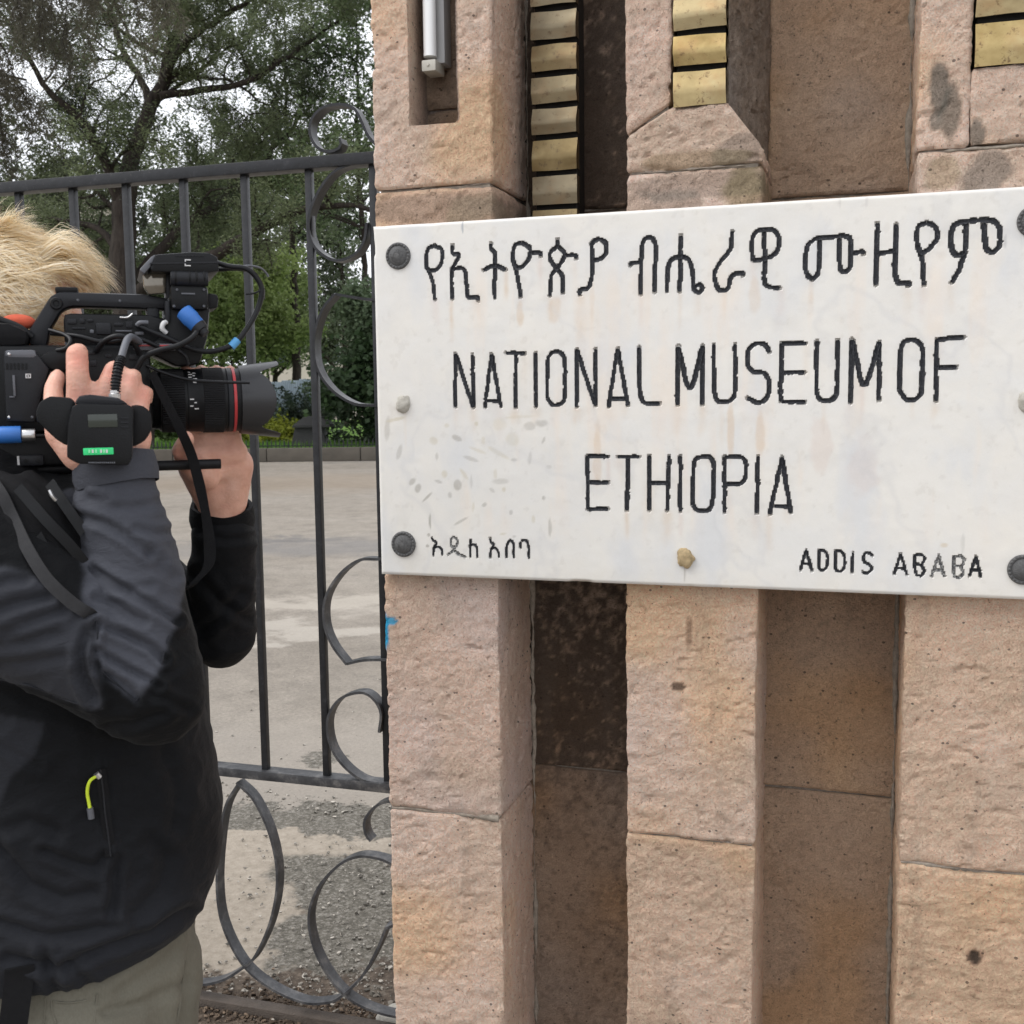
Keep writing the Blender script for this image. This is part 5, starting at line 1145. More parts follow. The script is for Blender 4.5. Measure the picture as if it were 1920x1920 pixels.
gl = pbox(q1, 556, 1632, 756, 1684, -.1935, -.191, M_GRN, 'green_label', rx_, .0008)
for k, x in enumerate((590, 612, 634, 668, 688, 706)): pbox(q1, x, 1646, x + 12, 1668, -.1942, -.1934, M_WHT if k % 2 else simple('pale_green_print', (.25, .75, .4), .5), 'label_mark', gl, 0)
for k in range(14): pbox(q1, 590 + k * 13, 1728, 598 + k * 13, 1738, -.1932, -.191, M_GRY, 'print_mark', rx_, 0)
P = catmull([q1(768, 1300, -.175), q1(772, 1200, -.172), q1(790, 1090, -.165), q1(808, 1040, -.155)], 30); ss = np.arange(len(P)); m_ = MB(); m_.tube(P, .0042 + .0016 * (np.sin(ss * 1.1) > 0), 12); m_.build('coiled_lead', M_CAB, rx_, 40)
cable(q1, [(805, 1045, -.156), (830, 960, -.14), (850, 912, -.12), (880, 895, -.09), (930, 930, -.06)], .0042, M_GRY, rx_, 'lead')
m_ = MB(); m_.lathe(q1(765, 1300, -.175), EZ, [(-.004, .006), (.004, .0065), (.005, .005), (.008, .005)], 16); m_.build('lead_plug', M_SIL, rx_)

# ------------------------------------------------------------------ the person
def m_skin():
    n = NT('skin'); f = n.noise(28, 5, .6); c = n.ramp(f, [(.3, (.58, .30, .22)), (.6, (.72, .42, .32)), (.8, (.78, .50, .40))])
    c = n.mix(n.math('MULTIPLY', n.attr('red'), .6), c, (.62, .22, .16))
    return n.done(c, .5, 0, n.bump(n.noise(260, 4, .6), .5, .0015, n.bump(n.noise(90, 4, .6, n.mapped((1, 1, 2.2))), .35, .003)), .4, Subsurface_Weight=.12, Subsurface_Radius=(.012, .004, .002))
def m_fabric():
    n = NT('softshell_fabric'); t = n.attr('tone'); sp = n.noise(900, 2, .5)
    c = n.mix(t, (.0032, .0036, .0045), (.055, .058, .070)); c = n.mix(.35, c, n.ramp(sp, [(.3, .4), (.7, .6)]), 'OVERLAY')
    return n.done(c, .72, 0, n.bump(n.noise(1100, 2, .5), .3, .0006, n.bump(n.noise(55, 5, .6, n.mapped((1, 1, 1.8), (.3, .5, 0)), .6), .45, .005)), .14, Sheen_Weight=.03, Sheen_Roughness=.5)
def m_trouser():
    n = NT('olive_cotton'); w = n.noise(500, 3, .6, n.mapped((1, 1, .3))); c = n.mix(w, (.105, .098, .075), (.165, .155, .122)); c = n.mix(.4, c, n.ramp(n.noise(14, 4), [(.3, .38), (.7, .6)]), 'OVERLAY')
    return n.done(c, .85, 0, n.bump(w, .4, .001, n.bump(n.noise(20, 4), .3, .006)), .25, Sheen_Weight=.03)
M_SKIN, M_FAB, M_TRO = m_skin(), m_fabric(), m_trouser()
foot = q3(130, 1700 - 0, .06); foot = np.array([foot[0], foot[1], 0.])
person = thing('person', foot, 'blond person in a dark jacket and olive trousers filming with a shoulder camera', 'person', None, rigrot)
def add_ring_loft(m_, rings, n=40):
    """rings: list of arrays (n,3)"""
    V = [p for r_ in rings for p in r_]; n = len(rings[0]); m = len(rings)
    F = [(i * n + k, i * n + (k + 1) % n, (i + 1) * n + (k + 1) % n, (i + 1) * n + k) for i in range(m - 1) for k in range(n)] + [tuple(range(n))[::-1], tuple((m - 1) * n + k for k in range(n))]
    m_.add(V, F)
def oval(px, py, hw_px, hd, dy, n=40, lift=0, pw=2.3):
    c = loc(px, py, dy); out = []
    for k in range(n):
        a = 2 * math.pi * k / n; ca, sa = math.cos(a), math.sin(a); s = (abs(ca) ** pw + abs(sa) ** pw) ** (-1 / pw)
        out.append(c + EX * (ca * s * hw_px * 1.07 + 4) * U + EY * sa * s * hd + EZ * lift * max(0, ca) ** 1.6)
    return out
TOR = [(880, 20, 110, .12, 0), (915, 25, 190, .17, 0), (990, 40, 235, .185, 0), (1100, 62, 258, .18, 0), (1250, 85, 276, .175, 0), (1400, 112, 284, .175, .0), (1520, 128, 290, .18, .0), (1600, 132, 288, .18, .006), (1660, 130, 282, .18, .014), (1705, 124, 274, .177, .022), (1738, 116, 262, .170, .028), (1748, 110, 250, .16, .03)]
DYB = .065
SH_R, EL_R, WR_R = loc(-140, 1025, -.10), loc(283, 1296, -.155), loc(219, 930, -.118)
SH_L, EL_L, WR_L = loc(110, 1020, .26), loc(417, 1192, .165), loc(418, 1000, .105)
jm = MB(); add_ring_loft(jm, [oval(px, py, hw, hd, DYB, lift=lf) for (py, px, hw, hd, lf) in TOR])
mid = (SH_R + EL_R) / 2 + EZ * .01
jm.capsule(SH_R, .088, mid, .080, 20); jm.capsule(mid, .080, EL_R, .062, 20); jm.capsule(EL_R, .062, (EL_R + WR_R) / 2 + EX * .004, .052, 20); jm.capsule((EL_R + WR_R) / 2 + EX * .004, .052, WR_R + EZ * .005, .046, 20)
jm.capsule(SH_R, .088, loc(0, 960, .06), .12, 20)
mid = (SH_L + EL_L) / 2; jm.capsule(SH_L, .088, mid, .07, 18); jm.capsule(mid, .070, EL_L, .046, 18); jm.capsule(EL_L, .046, (EL_L + WR_L) / 2, .0455, 18); jm.capsule((EL_L + WR_L) / 2, .0455, WR_L, .043, 18); jm.capsule(SH_L, .088, loc(20, 960, .08), .12, 18)
jm.capsule(loc(10, 900, .06), .085, loc(20, 840, .06), .074, 20)                                  # collar
V, N, F = remesh(jm, .0035, 12, .5)
px_, py_ = proj(V); face_ = ((V - CPOS) * N).sum(1) < 0; dy_ = (V - RO) @ EY
def polyd(P):
    P = resample(P, 3.0); d = np.full(len(V), 1e9); bb = (px_ > P[:, 0].min() - 60) & (px_ < P[:, 0].max() + 60) & (py_ > P[:, 1].min() - 60) & (py_ < P[:, 1].max() + 60)
    ix = np.where(bb)[0]
    if len(ix): d[ix] = np.min(np.hypot(px_[ix, None] - P[:, 0], py_[ix, None] - P[:, 1]), 1)
    return d
Z2 = lambda pts: np.array([(x / 3.5556, 880 + y / 3.5556) for x, y in pts]); Z3 = lambda pts: np.array([(x / 3.5556, 1380 + y / 3.5556) for x, y in pts])
def segd(a, b_):
    ab = b_ - a; t = np.clip(((V - a) @ ab) / ab.dot(ab), 0, 1)[:, None]; return np.linalg.norm(V - a - ab * t, axis=1)
arm = (segd(SH_R, EL_R) < .098) | (segd(EL_R, WR_R + EZ * .05) < .078); disp = np.zeros(len(V))
rd = 1 - np.abs(fbm(np.stack([(V @ EX) * 1., (V @ EY) * 1., V[:, 2] * 1.7], 1), 11, 3, 47)) * 2; disp += .0032 * rd * rd * np.sign(rd) 
disp += .0024 * fbm(np.stack([(V @ EX) * 1., (V @ EY) * 1., V[:, 2] * 2.2], 1), 9, 3, 41) + .0012 * fbm(V, 34, 2, 42)
for fn_, pts, a, w, who in [
    (Z2, [(500,300),(700,360),(850,450),(990,570)], .0050, 7, 1), (Z2, [(590,205),(780,262),(950,250),(1110,205)], .0030, 8, 1), (Z2, [(520,120),(600,190),(720,190)], .003, 7, 1), (Z2, [(620,670),(800,780),(1000,900),(1175,1020)], .0070, 7, 1),
    (Z2, [(630,860),(780,900),(860,970),(960,1020)], .0045, 7, 1), (Z2, [(640,1040),(850,1110),(1000,1180),(1090,1270)], .0070, 7, 1), (Z2, [(640,1205),(800,1300),(1000,1410),(1060,1450)], .0075, 6, 1), (Z2, [(690,1360),(830,1440),(920,1530)], .0050, 6, 1),
    (Z2, [(900,400),(1020,430),(1160,425)], .0035, 7, 1), (Z2, [(700,800),(850,800),(1000,780)], .0025, 8, 1), (Z2, [(1000,560),(1080,680),(1150,720)], .003, 9, 1), (Z2, [(1000,1480),(1150,1560),(1250,1600)], .004, 8, 1),
    (Z2, [(590,1080),(540,1220),(560,1380),(630,1520)], .0075, 9, 1), (Z2, [(640,1040),(620,1200),(650,1330)], .006, 6, 1), (Z2, [(-100,980),(120,890),(320,850)], .0050, 9, 1), (Z2, [(-100,800),(60,740),(170,745)], .004, 8, 1), (Z2, [(40,1090),(250,1000),(420,940)], .004, 9, 1),
    (Z2, [(-100,1180),(150,1150),(380,1090)], .003, 10, 1), (Z2, [(0,1300),(200,1290),(430,1240)], .0028, 10, 1), (Z2, [(720,1700),(900,1690),(1100,1620)], .004, 9, 1), (Z2, [(-60,1385),(300,1478),(500,1560),(690,1592)], .0022, 2.2, 1),
    (Z3, [(690,150),(712,500),(742,800),(720,1000)], .0022, 2.4, 2), (Z3, [(735,170),(750,500),(790,820)], .0018, 2.4, 2), (Z3, [(0,740),(200,990),(420,1090),(620,1040)], .006, 12, 2), (Z3, [(300,760),(480,840),(640,880),(700,800)], .005, 9, 2), (Z3, [(0,1240),(300,1330),(560,1300),(760,1260)], .006, 10, 2),
    (Z3, [(60,1470),(400,1540),(720,1390),(1000,1300),(1250,1150)], .0065, 10, 2), (Z3, [(0,640),(200,560),(380,640)], .004, 12, 2), (Z3, [(780,820),(760,1000),(740,1180)], .005, 9, 2), (Z3, [(1000,700),(1120,820),(1080,1000),(900,1200)], .0045, 14, 2), (Z3, [(300,1420),(330,1560),(380,1690)], .005, 9, 2), (Z3, [(450,1520),(560,1600),(640,1690)], .004, 9, 2),
    (Z3, [(0,60),(150,150),(260,200)], .003, 8, 2), (Z3, [(1080,100),(1180,350),(1160,600)], .0035, 14, 2), (Z2, [(1320,700),(1480,900),(1650,1000)], .004, 9, 0), (Z2, [(1300,1100),(1450,1000),(1600,820)], .004, 9, 0), (Z2, [(1340,420),(1500,470),(1720,450)], .003, 6, 0)]:
    d = polyd(fn_(pts)); m = face_ & (arm if who == 1 else (~arm))
    sc_ = 1.25; disp += np.where(m, sc_ * (-a * np.exp(-np.abs(d) / (w * .75)) + .6 * a * np.exp(-((d - 2.0 * w) / (1.0 * w)) ** 2)), 0)
def inpoly(P):
    P = np.asarray(P); c = np.zeros(len(V), bool); j = len(P) - 1
    for i in range(len(P)):
        cond = ((P[i, 1] > py_) != (P[j, 1] > py_)); c ^= cond & (px_ < (P[j, 0] - P[i, 0]) * (py_ - P[i, 1]) / (P[j, 1] - P[i, 1] + 1e-9) + P[i, 0]); j = i
    return c
tone = np.zeros(len(V))
tone[arm & inpoly(Z2([(400,0),(1150,-40),(1180,250),(1260,420),(1290,600),(1165,1010),(1110,1150),(1060,1350),(910,1545),(690,1360),(640,1200),(560,1010),(540,830),(560,690),(480,450),(400,190)]))] = 1
tone[arm & inpoly(Z2([(-900,300),(0,640),(170,690),(350,780),(600,980),(640,1040),(640,1100),(640,1250),(690,1590),(500,1560),(300,1480),(0,1395),(-900,1150)]))] = .5  # same grey halved: the upper arm's weaker light is put into the tone
tone[(~arm) & face_ & inpoly(Z2([(-300,1560),(300,1690),(240,1900),(60,2060),(-300,2100)]))] = .35
tone[(~arm) & face_ & inpoly(Z3([(-300,250),(110,190),(0,470),(-300,640)]))] = .35
tone[(~arm) & face_ & (py_ > 1600)] = np.maximum(tone[(~arm) & face_ & (py_ > 1600)], 0)
EE = np.array([(f[i], f[(i + 1) % len(f)]) for f in (F.tolist() if isinstance(F, np.ndarray) else F) for i in range(len(f))])
cntv = np.bincount(EE[:, 0], minlength=len(V)) + 1e-9
def relax(a, it):
    for _ in range(it): a = .4 * a + .6 * np.bincount(EE[:, 0], a[EE[:, 1]], minlength=len(V)) / cntv
    return a
tone = np.maximum(relax(tone, 2), np.where(~arm, .04 + .22 * sstep(1480, 1800, py_ + .35 * (200 - px_)), 0))  # one torso fabric, its tone painted lighter towards the lower left
V = V + N * relax(disp, 1)[:, None]
link_mesh('jacket', V, F, M_FAB, person, 180, {'tone': tone})
from mathutils.bvhtree import BVHTree
JT = BVHTree.FromPolygons([Vector(v) for v in V], [tuple(int(i) for i in f) for f in F])
def on_j(px, py, off=.003, fallback=-.14):
    d = Vector(nrm(ray(px, py))); h = JT.ray_cast(Vector(CPOS), d)
    return np.array(h[0]) - np.array(d) * off if h[0] is not None else loc(px, py, fallback)
j3 = lambda x, y, off=.003: on_j(x / 3.5556, 1380 + y / 3.5556, off); j2 = lambda x, y, off=.003: on_j(x / 3.5556, 880 + y / 3.5556, off)
m_ = MB(); P = catmull([j3(x, y, .0008) for x, y in ((668, 220), (690, 380), (702, 520), (722, 660), (738, 800))], 8); m_.strip(P, EX, .012, .0016); pz = m_.build('pocket_zip', M_WEB, person, 60)
m_ = MB(); m_.tube(P - EY * .001, .0011 + .0004 * (np.arange(len(P)) % 2), 6); m_.build('zip_teeth', M_PLG, pz, 30)
for pts in ([(-20, 1395), (150, 1430), (300, 1478), (420, 1530), (520, 1562), (690, 1592)], [(640, 1010), (652, 1110), (640, 1210), (690, 1350), (800, 1450), (905, 1545)], [(905, 1545), (1000, 1420), (1062, 1345), (1110, 1150), (1160, 1010)]):
    m_ = MB(); m_.tube(catmull([j2(x, y, .0) for x, y in pts], 10), .0010, 6); m_.build('seam', M_FAB, person, 60, {'tone': np.full(len(m_.v), .35)})
for c, ax, r_, w_ in ((WR_R + EZ * .032, (WR_R - EL_R), .0455, .020), (WR_L + EZ * .028, (WR_L - EL_L), .0425, .018)):   # cuffs
    m_ = MB(); m_.lathe(c, nrm(ax), [(-w_, r_ * 1.0), (-w_ * .4, r_ * 1.05), (w_ * .4, r_ * 1.02), (w_ * .75, r_ * .98), (w_ * .75, r_ * .86), (-w_, r_ * .84)], 36, cap=False); Vc = np.array(m_.v); m_.v = (Vc + .0022 * np.stack([fbm(Vc, 40, 2, 5), fbm(Vc, 40, 2, 6), fbm(Vc, 40, 2, 7)], 1)).tolist()
    m_.build('cuff', M_FAB, person, 60, {'tone': np.full(len(m_.v), 1. if r_ > .044 else 0.)})
P = catmull([q2(-160, -60, -.10), q2(0, 150, -.135)] + [j2(x, y, .006) for x, y in ((90, 330), (190, 540), (320, 740), (480, 890), (590, 960))] + [j2(640, 1000, -.03)], 8)
m_ = MB(); m_.strip(P, EX * .75 + EZ * .66, .0135, .0024); m_.build('shoulder_strap', simple('grey_webbing', (.018, .018, .020), .8, 0, .2, 300, .6, .001), rig, 60)
# zip with neon pull
P = catmull([j3(662, 255, .003), j3(600, 300, .006), j3(582, 370, .004), j3(592, 440, .004), j3(600, 480, .004)], 6); m_ = MB(); m_.tube(P, .0020, 8); zp = m_.build('zip_pull', simple('neon_cord', (.55, .68, .03), .6), person, 60)
m_ = MB(); m_.tube([j3(600, 478, .004), j3(610, 550, .004)], .0038, 8); m_.build('pull_end', M_GRY, zp, 60); m_ = MB(); m_.tube([j3(640, 250, .003), j3(664, 275, .003)], .0036, 8); m_.build('zip_slider', M_SIL, zp, 60)
# trousers, shoes
tm = MB(); hip = loc(120, 1800, DYB)
add_ring_loft(tm, [oval(120, 1690, 232, .150, DYB), oval(122, 1780, 246, .160, DYB), oval(128, 1860, 250, .165, DYB), oval(128, 1950, 244, .168, DYB), oval(126, 2030, 225, .165, DYB)])
FT = []
for sgn, fx in ((-1, -.03), (1, .06)):
    h = hip + EY * sgn * .085 + EX * .015; kn = np.array([*(h + EX * (.03 + fx))[:2], .48]); an = np.array([*(h + EX * (fx - .01))[:2], .10]); h[2] = .80
    tm.capsule(h, .115, kn, .080, 20); tm.capsule(kn, .080, an, .062, 20); FT.append(an)
V, N, F = remesh(tm, .0065, 8, .5); px_, py_ = proj(V); face_ = ((V - CPOS) * N).sum(1) < 0
disp = .0035 * fbm(V * np.array([1, 1, .6]), 14, 3, 71)
for pts, a, w in (([(640,1660),(628,1920)], .0022, 2.2), ([(350,1690),(350,1800),(380,1920)], .002, 2.2), ([(1290,1200),(1240,1500),(1200,1920)], .006, 8), ([(1240,1640),(1000,1760),(700,1850)], .004, 9), ([(1180,1420),(1000,1560),(800,1700)], .004, 10), ([(300,1740),(290,1920)], .0018, 2.5)):
    d = polyd(Z3(pts)); disp += np.where(face_, -a * np.exp(-(d / w) ** 2) + .5 * a * np.exp(-((d - 2.2 * w) / (1.1 * w)) ** 2), 0)
disp += .004 * (1 - np.abs(fbm(V * np.array([1, 1, .8]), 16, 3, 77)) * 2) 
VT = V + N * disp[:, None]; tr_o = link_mesh('trousers', VT, F, M_TRO, person, 180)
TT = BVHTree.FromPolygons([Vector(v) for v in VT], [tuple(int(i) for i in f) for f in F])
def on_t(x, y, off=0.):
    d = Vector(nrm(ray(x / 3.5556, 1380 + y / 3.5556))); h = TT.ray_cast(Vector(CPOS), d); return np.array(h[0]) - np.array(d) * off
for pts in ([(648, 1720), (640, 1800), (630, 1910)], [(345, 1760), (350, 1840), (375, 1915)], [(300, 1740), (300, 1830), (295, 1915)], [(1235, 1500), (1215, 1650), (1200, 1780), (1180, 1910)], [(355, 1770), (450, 1780), (560, 1765), (640, 1745)]):
    m_ = MB(); m_.tube(catmull([on_t(*p) for p in pts], 8), .0014, 6); m_.build('seam', M_TRO, tr_o, 60)
for an in FT:
    sm = MB(); a0 = np.array([an[0], an[1], .0]); sm.capsule(a0 + EX * -.05 + EZ * .045, .040, a0 + EX * .14 + EZ * .034, .032, 18); sm.capsule(a0 + EZ * .06, .048, a0 + EZ * .11, .046, 18); sm.capsule(a0 + EX * .06 + EZ * .05, .042, a0 + EX * .13 + EZ * .036, .036, 18)
    V, N, F = remesh(sm, .006, 6); V[:, 2] = np.maximum(V[:, 2], .014); sh = link_mesh('shoe', V, F, M_RUB, person, 60)
    sm = MB(); b2 = bmesh.new(); 
    rim_ = [a0 + EX * (.045 + .150 * math.cos(t) - .0) + EY * (.042 + .006 * math.cos(t)) * math.sin(t) for t in np.linspace(0, 2 * math.pi, 28, endpoint=False)]; b2.free(); sm.prism(rim_, EZ * .02); sm.build('sole', M_PLA, sh)
P = catmull([j3(130, 1540, .004), j3(125, 1640, .006), j3(125, 1640, .006) + EZ * -.07 - EX * .012 - EY * .004, j3(125, 1640, .006) - EZ * .17 - EX * .03 + EY * .01], 8); m_ = MB(); m_.strip(P, EX, .032, .003); m_.build('belt_strap', M_WEB, person, 60)
# black equipment vest and straps between camera and arm
vest = MB()
for pts, r_ in (([(-20, 905, -.10), (60, 950, -.125), (110, 1030, -.135), (150, 1110, -.13)], .020), ([(40, 900, -.09), (110, 960, -.115), (160, 1040, -.118), (175, 1120, -.115)], .018), ([(-30, 960, -.12), (20, 1010, -.14), (70, 1060, -.145)], .022)):
    vest.tube(catmull([loc(*p) for p in pts], 6), r_, 12)
V, N, F = remesh(vest, .005, 4); link_mesh('chest_harness', V + N * (.003 * fbm(V, 30, 3, 4))[:, None], F, M_WEB, person, 180)
for pts, r_ in (([(92, 618, -.15), (110, 650, -.155), (118, 700, -.157)], .0022), ([(330, 140, -.158), (350, 180, -.16), (375, 208, -.16)], .0022), ([(100, 622, -.168), (180, 668, -.17), (235, 672, -.168)], .0016)):
    m_ = MB(); m_.tube(catmull([q2(*p) for p in pts], 5), r_, 6); m_.build('metal_ring', M_SIL, person, 60)
for pts in ([(120, 120, -.14), (300, 330, -.155), (480, 520, -.158), (620, 700, -.155)], [(330, 90, -.13), (450, 260, -.145), (560, 420, -.15)], [(250, 440, -.155), (360, 640, -.16), (480, 760, -.158), (600, 860, -.15)]):
    P = catmull([q2(*p) for p in pts], 6); m_ = MB(); m_.strip(P, EX * .7 + EZ * .7, .012, .002); m_.build('harness_strap', M_PLA, person, 60)

# ---- body: one continuous mesh with head, arms, hands and legs
bm_ = MB()
add_ring_loft(bm_, [oval(px, py, hw * .80, hd * .8, DYB) for (py, px, hw, hd, lf) in TOR[1:]] + [oval(120, 1930, 190, .13, DYB)])
DYH = .125; HC = loc(2, 582, DYH)
bm_.capsule(loc(-5, 900, DYB), .062, HC - EZ * .05 - EX * .015, .056, 20)
bm_.ell(HC, EX * .098, EY * .076, EZ * .100, 28, 18); bm_.ell(HC + EX * .035 - EZ * .06, EX * .060, EY * .060, EZ * .072, 24, 16); bm_.ell(HC + EX * .055 - EZ * .105, EX * .030, EY * .030, EZ * .024, 16, 10)
bm_.capsule(HC + EX * .092 - EZ * .025, .010, HC + EX * .112 - EZ * .055, .014, 12); bm_.ell(HC + EX * .092 - EZ * .085, EX * .010, EY * .024, EZ * .008, 16, 8); bm_.ell(HC + EX * .088 - EZ * .010, EX * .012, EY * .05, EZ * .010, 16, 8)
for s in (-1, 1): bm_.ell(HC + EY * s * .077 - EX * .005 - EZ * .035, EX * .018, EY * .010, EZ * .032, 14, 10)
for S_0, E_0, W_0 in ((SH_R, EL_R, WR_R), (SH_L, EL_L, WR_L)):
    bm_.capsule(S_0, .055, E_0, .034, 18); bm_.capsule(E_0, .034, W_0, .029, 18); bm_.capsule(S_0, .06, loc(0, 960, DYB), .09, 16)
for an, sgn in zip(FT, (-1, 1)):
    h = hip + EY * sgn * .085; h[2] = .82; kn = np.array([an[0] + EX[0] * .02, an[1] + EX[1] * .02, .48]); bm_.capsule(h, .085, kn, .058, 18); bm_.capsule(kn, .058, an, .040, 18); bm_.capsule(an, .04, an - EZ * .05 + EX * .08, .028, 14)
def fing(pts, rs):
    for (a, ra), (b_, rb) in zip(list(zip(pts, rs))[:-1], list(zip(pts, rs))[1:]): bm_.capsule(loc(*a), ra, loc(*b_), rb, 12)
# near (right) hand: back of the hand towards us, fingers up and curled over the grip
bm_.capsule(WR_R, .030, loc(205, 865, -.122), .030, 16); bm_.capsule(loc(232, 880, -.120), .024, loc(250, 820, -.122), .021, 16)
bm_.capsule(loc(190, 880, -.122), .026, loc(165, 800, -.128), .026, 16); bm_.capsule(loc(165, 800, -.128), .024, loc(150, 750, -.130), .016, 16); bm_.capsule(loc(210, 840, -.126), .026, loc(205, 770, -.130), .018, 16); bm_.capsule(loc(245, 830, -.122), .022, loc(255, 780, -.124), .016, 16); bm_.capsule(loc(150, 770, -.130), .014, loc(258, 785, -.125), .013, 14)
fing([(148, 752, -.131), (146, 700, -.135), (144, 664, -.128), (148, 660, -.100), (152, 684, -.082)], [.0140, .0128, .0122, .0105, .009])
fing([(188, 758, -.131), (202, 718, -.132), (211, 694, -.122), (218, 690, -.098), (220, 710, -.080)], [.0125, .0112, .0105, .0098, .0085])
fing([(226, 768, -.128), (238, 732, -.128), (246, 708, -.118), (252, 705, -.096), (254, 722, -.080)], [.0118, .0105, .0098, .009, .008])
fing([(256, 782, -.124), (266, 756, -.122), (271, 738, -.112), (275, 736, -.094), (276, 750, -.080)], [.0108, .0096, .009, .0085, .0075])
fing([(150, 850, -.125), (112, 815, -.115), (102, 768, -.105), (100, 728, -.092), (108, 706, -.072)], [.022, .0165, .0125, .0108, .009])
# far (left) hand cradling the lens from below
bm_.capsule(WR_L, .030, loc(412, 930, .085), .031, 16); bm_.capsule(loc(405, 930, .085), .030, loc(372, 872, .055), .028, 16); bm_.capsule(loc(425, 940, .085), .028, loc(440, 872, .060), .026, 16); bm_.capsule(loc(372, 872, .05), .026, loc(438, 870, .055), .024, 16); bm_.capsule(loc(365, 850, .035), .018, loc(440, 848, .04), .018, 14)
for k, x in enumerate((352, 382, 411, 438)):
    ry = .052
    P = [LC * 0 + loc(x, 842, .035)] + [loc(x + 2, 751, 0.0) + EY * math.cos(t) * ry - EZ * math.sin(t) * ry for t in (R(48), R(12), R(-25), R(-48))]
    rs = [.0125, .0112, .0102, .0095, .0085]
    for i in range(4): bm_.capsule(P[i], rs[i], P[i + 1], rs[i + 1], 12)
fing([(385, 895, .03), (352, 868, -.002), (340, 846, -.026), (350, 822, -.046)], [.019, .0145, .0122, .0100])
V, N, F = remesh(bm_, .0040, 4, .5)
KN = [loc(*p) for p in ((145, 676, -.140), (147, 745, -.142), (210, 700, -.136), (190, 755, -.142), (245, 714, -.130), (228, 765, -.140), (270, 742, -.124), (257, 780, -.136), (342, 848, -.034), (352, 868, -.012))]
red = np.zeros(len(V)); cr_ = np.zeros(len(V))
for k_ in KN:
    d = np.linalg.norm(V - k_, axis=1); red = np.maximum(red, np.exp(-(d / .012) ** 2))
    ix = d < .012; cr_[ix] -= .0009 * np.exp(-(((V[ix] - k_) @ EZ) / .0016) ** 2) + .0006 * np.exp(-(((V[ix] - k_) @ EZ - .0045) / .0012) ** 2)
cr_ += .0006 * fbm(V, 55, 3, 4)
V = V + N * cr_[:, None]
link_mesh('body', V, F, M_SKIN, person, 180, {'red': np.clip(red * .8 + .25 * sstep(.1, .6, fbm(V, 26, 3, 3)), 0, 1)})
# eyes and nails
for s in (-1, 1): m_ = MB(); m_.ell(HC + EX * .083 + EY * s * .031 - EZ * .022, EX * .012, EY * .012, EZ * .011, 14, 10); m_.build('eye', M_WHITE, person, 80)
# ---- hair: combed strands over a cap
def m_hair():
    n = NT('blond_hair'); isl = n.n.new('ShaderNodeNewGeometry').outputs['Random Per Island']
    c = n.ramp(isl, [(0, (.66, .50, .29)), (.25, (.90, .77, .54)), (.7, (.97, .89, .71)), (1, (.98, .94, .83))])
    n.done(c, .38, 0, None, .6); tr = n.n.new('ShaderNodeBsdfTranslucent'); n.t.links.new(c, tr.inputs[0]); mx_ = n.n.new('ShaderNodeMixShader'); mx_.inputs[0].default_value = .5
    n.t.links.new(n.b.outputs[0], mx_.inputs[1]); n.t.links.new(tr.outputs[0], mx_.inputs[2]); n.t.links.new(mx_.outputs[0], n.out.inputs[0]); return n.m
M_HAIR = m_hair(); rg = np.random.default_rng(5)
hair = MB(); hair.ell(HC + EZ * .006 - EX * .006, EX * .100, EY * .079, EZ * .098, 40, 28); Vh = np.array(hair.v); rel = (Vh - HC); keep = (rel @ EX < .078) | (rel[:, 2] > .045)
lowcut = -.055 - .0 * rel[:, 0]; Vh = np.where((rel[:, 2] < -.05)[:, None], HC + rel * .90, Vh); hair.v = Vh.tolist()
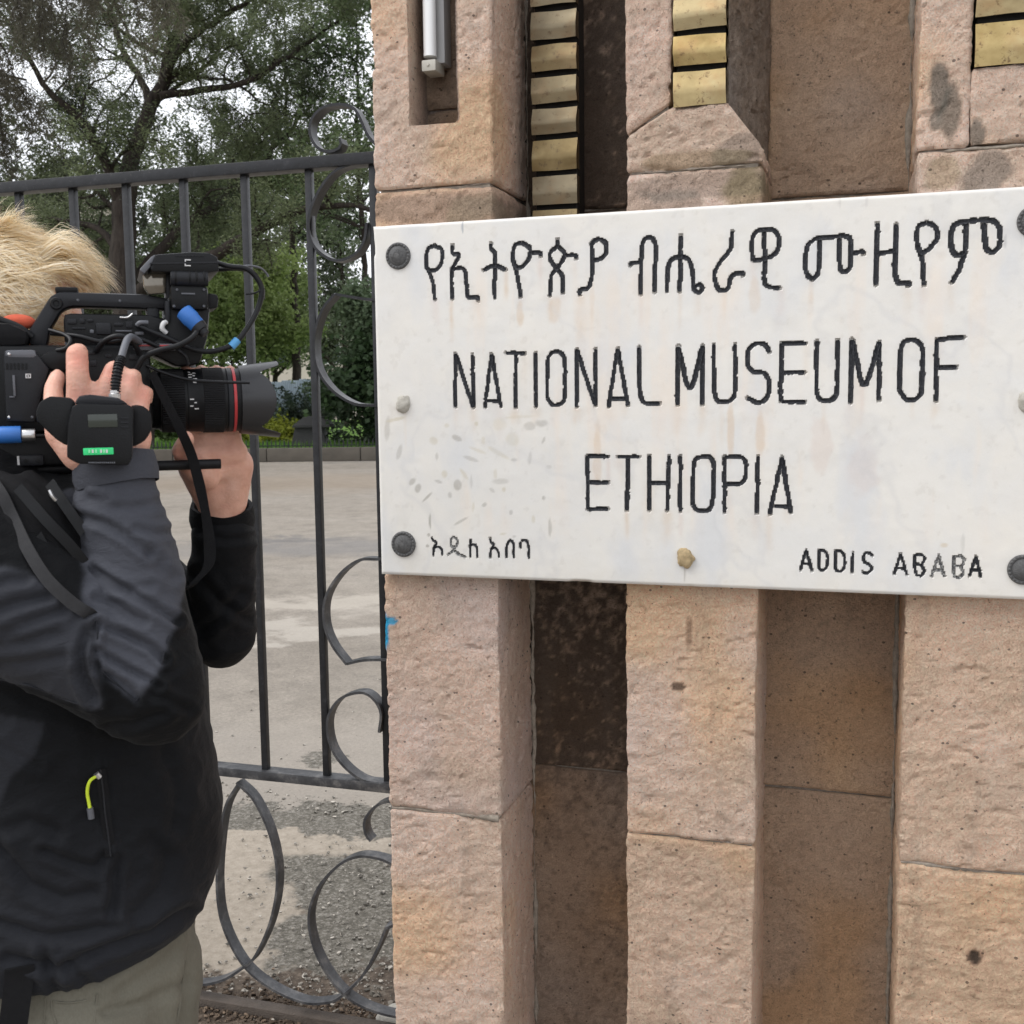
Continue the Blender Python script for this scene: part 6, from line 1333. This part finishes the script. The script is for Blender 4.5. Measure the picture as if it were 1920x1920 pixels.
# short wavy mop combed forward, vectorised over all strands
def strands(n, seed, sel, L0, L1, lift0, lift1, fwd, down, wav):
    rg = np.random.default_rng(seed); D = rg.normal(size=(n * 6, 3)); D /= np.linalg.norm(D, axis=1)[:, None]; D = D[sel(D[:, 0], D[:, 1], D[:, 2])][:n]; n = len(D)   # local axes: forward, away, up
    AX = np.array([.099, .078, .101]); p = D * AX; crown = nrm((-.97, 0, .25)); fl = D - crown; ns = 8
    Ls = rg.uniform(L0, L1, (n, 1)); st = Ls / ns; lift = rg.uniform(lift0, lift1, (n, 1)) * np.clip(np.linalg.norm(fl, axis=1)[:, None] * 1.3, .1, 1); cl = np.stack([fbm(D, 3.2, 2, s_) for s_ in (1, 2, 3)], 1); cl2 = np.stack([fbm(D, 9, 2, s_) for s_ in (4, 5, 6)], 1)
    jit = rg.normal(size=(n, 3)) * .07; ph = 6 * fbm(D, 4, 2, 9)[:, None] + rg.random((n, 1)); P = [p]
    for i in range(ns):
        t = (i + 1) / ns; w0 = P[-1] / AX; w0 /= np.linalg.norm(w0, axis=1)[:, None]; f = fl - w0 * (fl * w0).sum(1)[:, None]; f /= np.linalg.norm(f, axis=1)[:, None] + 1e-6
        sd_ = np.cross(w0, f); f = f + np.array([fwd, 0, -down * t]) + jit + cl * 1.3 + cl2 * .55 + sd_ * wav * np.sin(ph + t * 7.5); f /= np.linalg.norm(f, axis=1)[:, None]
        q = P[-1] + f * st; e = np.linalg.norm(q / AX, axis=1)[:, None]; tgt = 1 + lift * min(1, t * 2.5) / .095; q = np.where(e < tgt, q * tgt / e, q); P.append(q)
    P = np.stack(P, 1); tip = P[:, -1] - P[:, 0]; mid_ = P[:, ns // 2]; side = np.cross(tip, mid_); side /= np.linalg.norm(side, axis=1)[:, None] + 1e-9; nr = mid_ / np.linalg.norm(mid_, axis=1)[:, None]
    W = .0007 * (1 - np.linspace(0, 1, ns + 1) ** 2 * .8)[None, :, None]
    V = np.stack([P - side[:, None] * W, P + side[:, None] * W], 2).reshape(-1, 3); V = HC + V[:, :1] * EX + V[:, 1:2] * EY + V[:, 2:] * EZ
    k = (np.arange(n) * (ns + 1) * 2)[:, None, None] + (np.arange(ns) * 2)[None, :, None]; f1 = k + np.array([0, 1, 3, 2])
    return V, f1.reshape(-1, 4)
VV, FF = [], []; nb = 0
for args in ((13000, 3, lambda x, y, z: (z > -.42) & ~((x > .42) & (z < .50)), .035, .075, .002, .018, .10, .42, .8),
             (3600, 4, lambda x, y, z: (x > .40) & (z > .42) & (z < .85), .034, .058, .014, .046, .65, .6, 1.0)):
    v_, f_ = strands(*args); VV.append(v_); FF.append(f_ + nb); nb += len(v_)
VV = np.concatenate(VV).tolist(); FF = np.concatenate(FF).tolist()
hair.add(VV, FF); link_mesh('hair', hair.v, hair.f, M_HAIR, person, 180)
m_ = MB(); m_.ell(loc(34, 604, -.005), EX * .020, EY * .012, EZ * .0095, 20, 14); ep = m_.build('ear_pad', M_FOAM, person, 60)
cable(lambda x, y, d: loc(x, y, d), [(-60, 580, -.01), (0, 600, -.02), (35, 614, -.024), (60, 632, -.022)], .0045, M_PLA, person, 'headset_band')
pprism(q1, [(-200, 780), (60, 800), (190, 850), (180, 960), (-200, 960)], -.045, .02, M_WEB, 'collar_flap', person, .01)
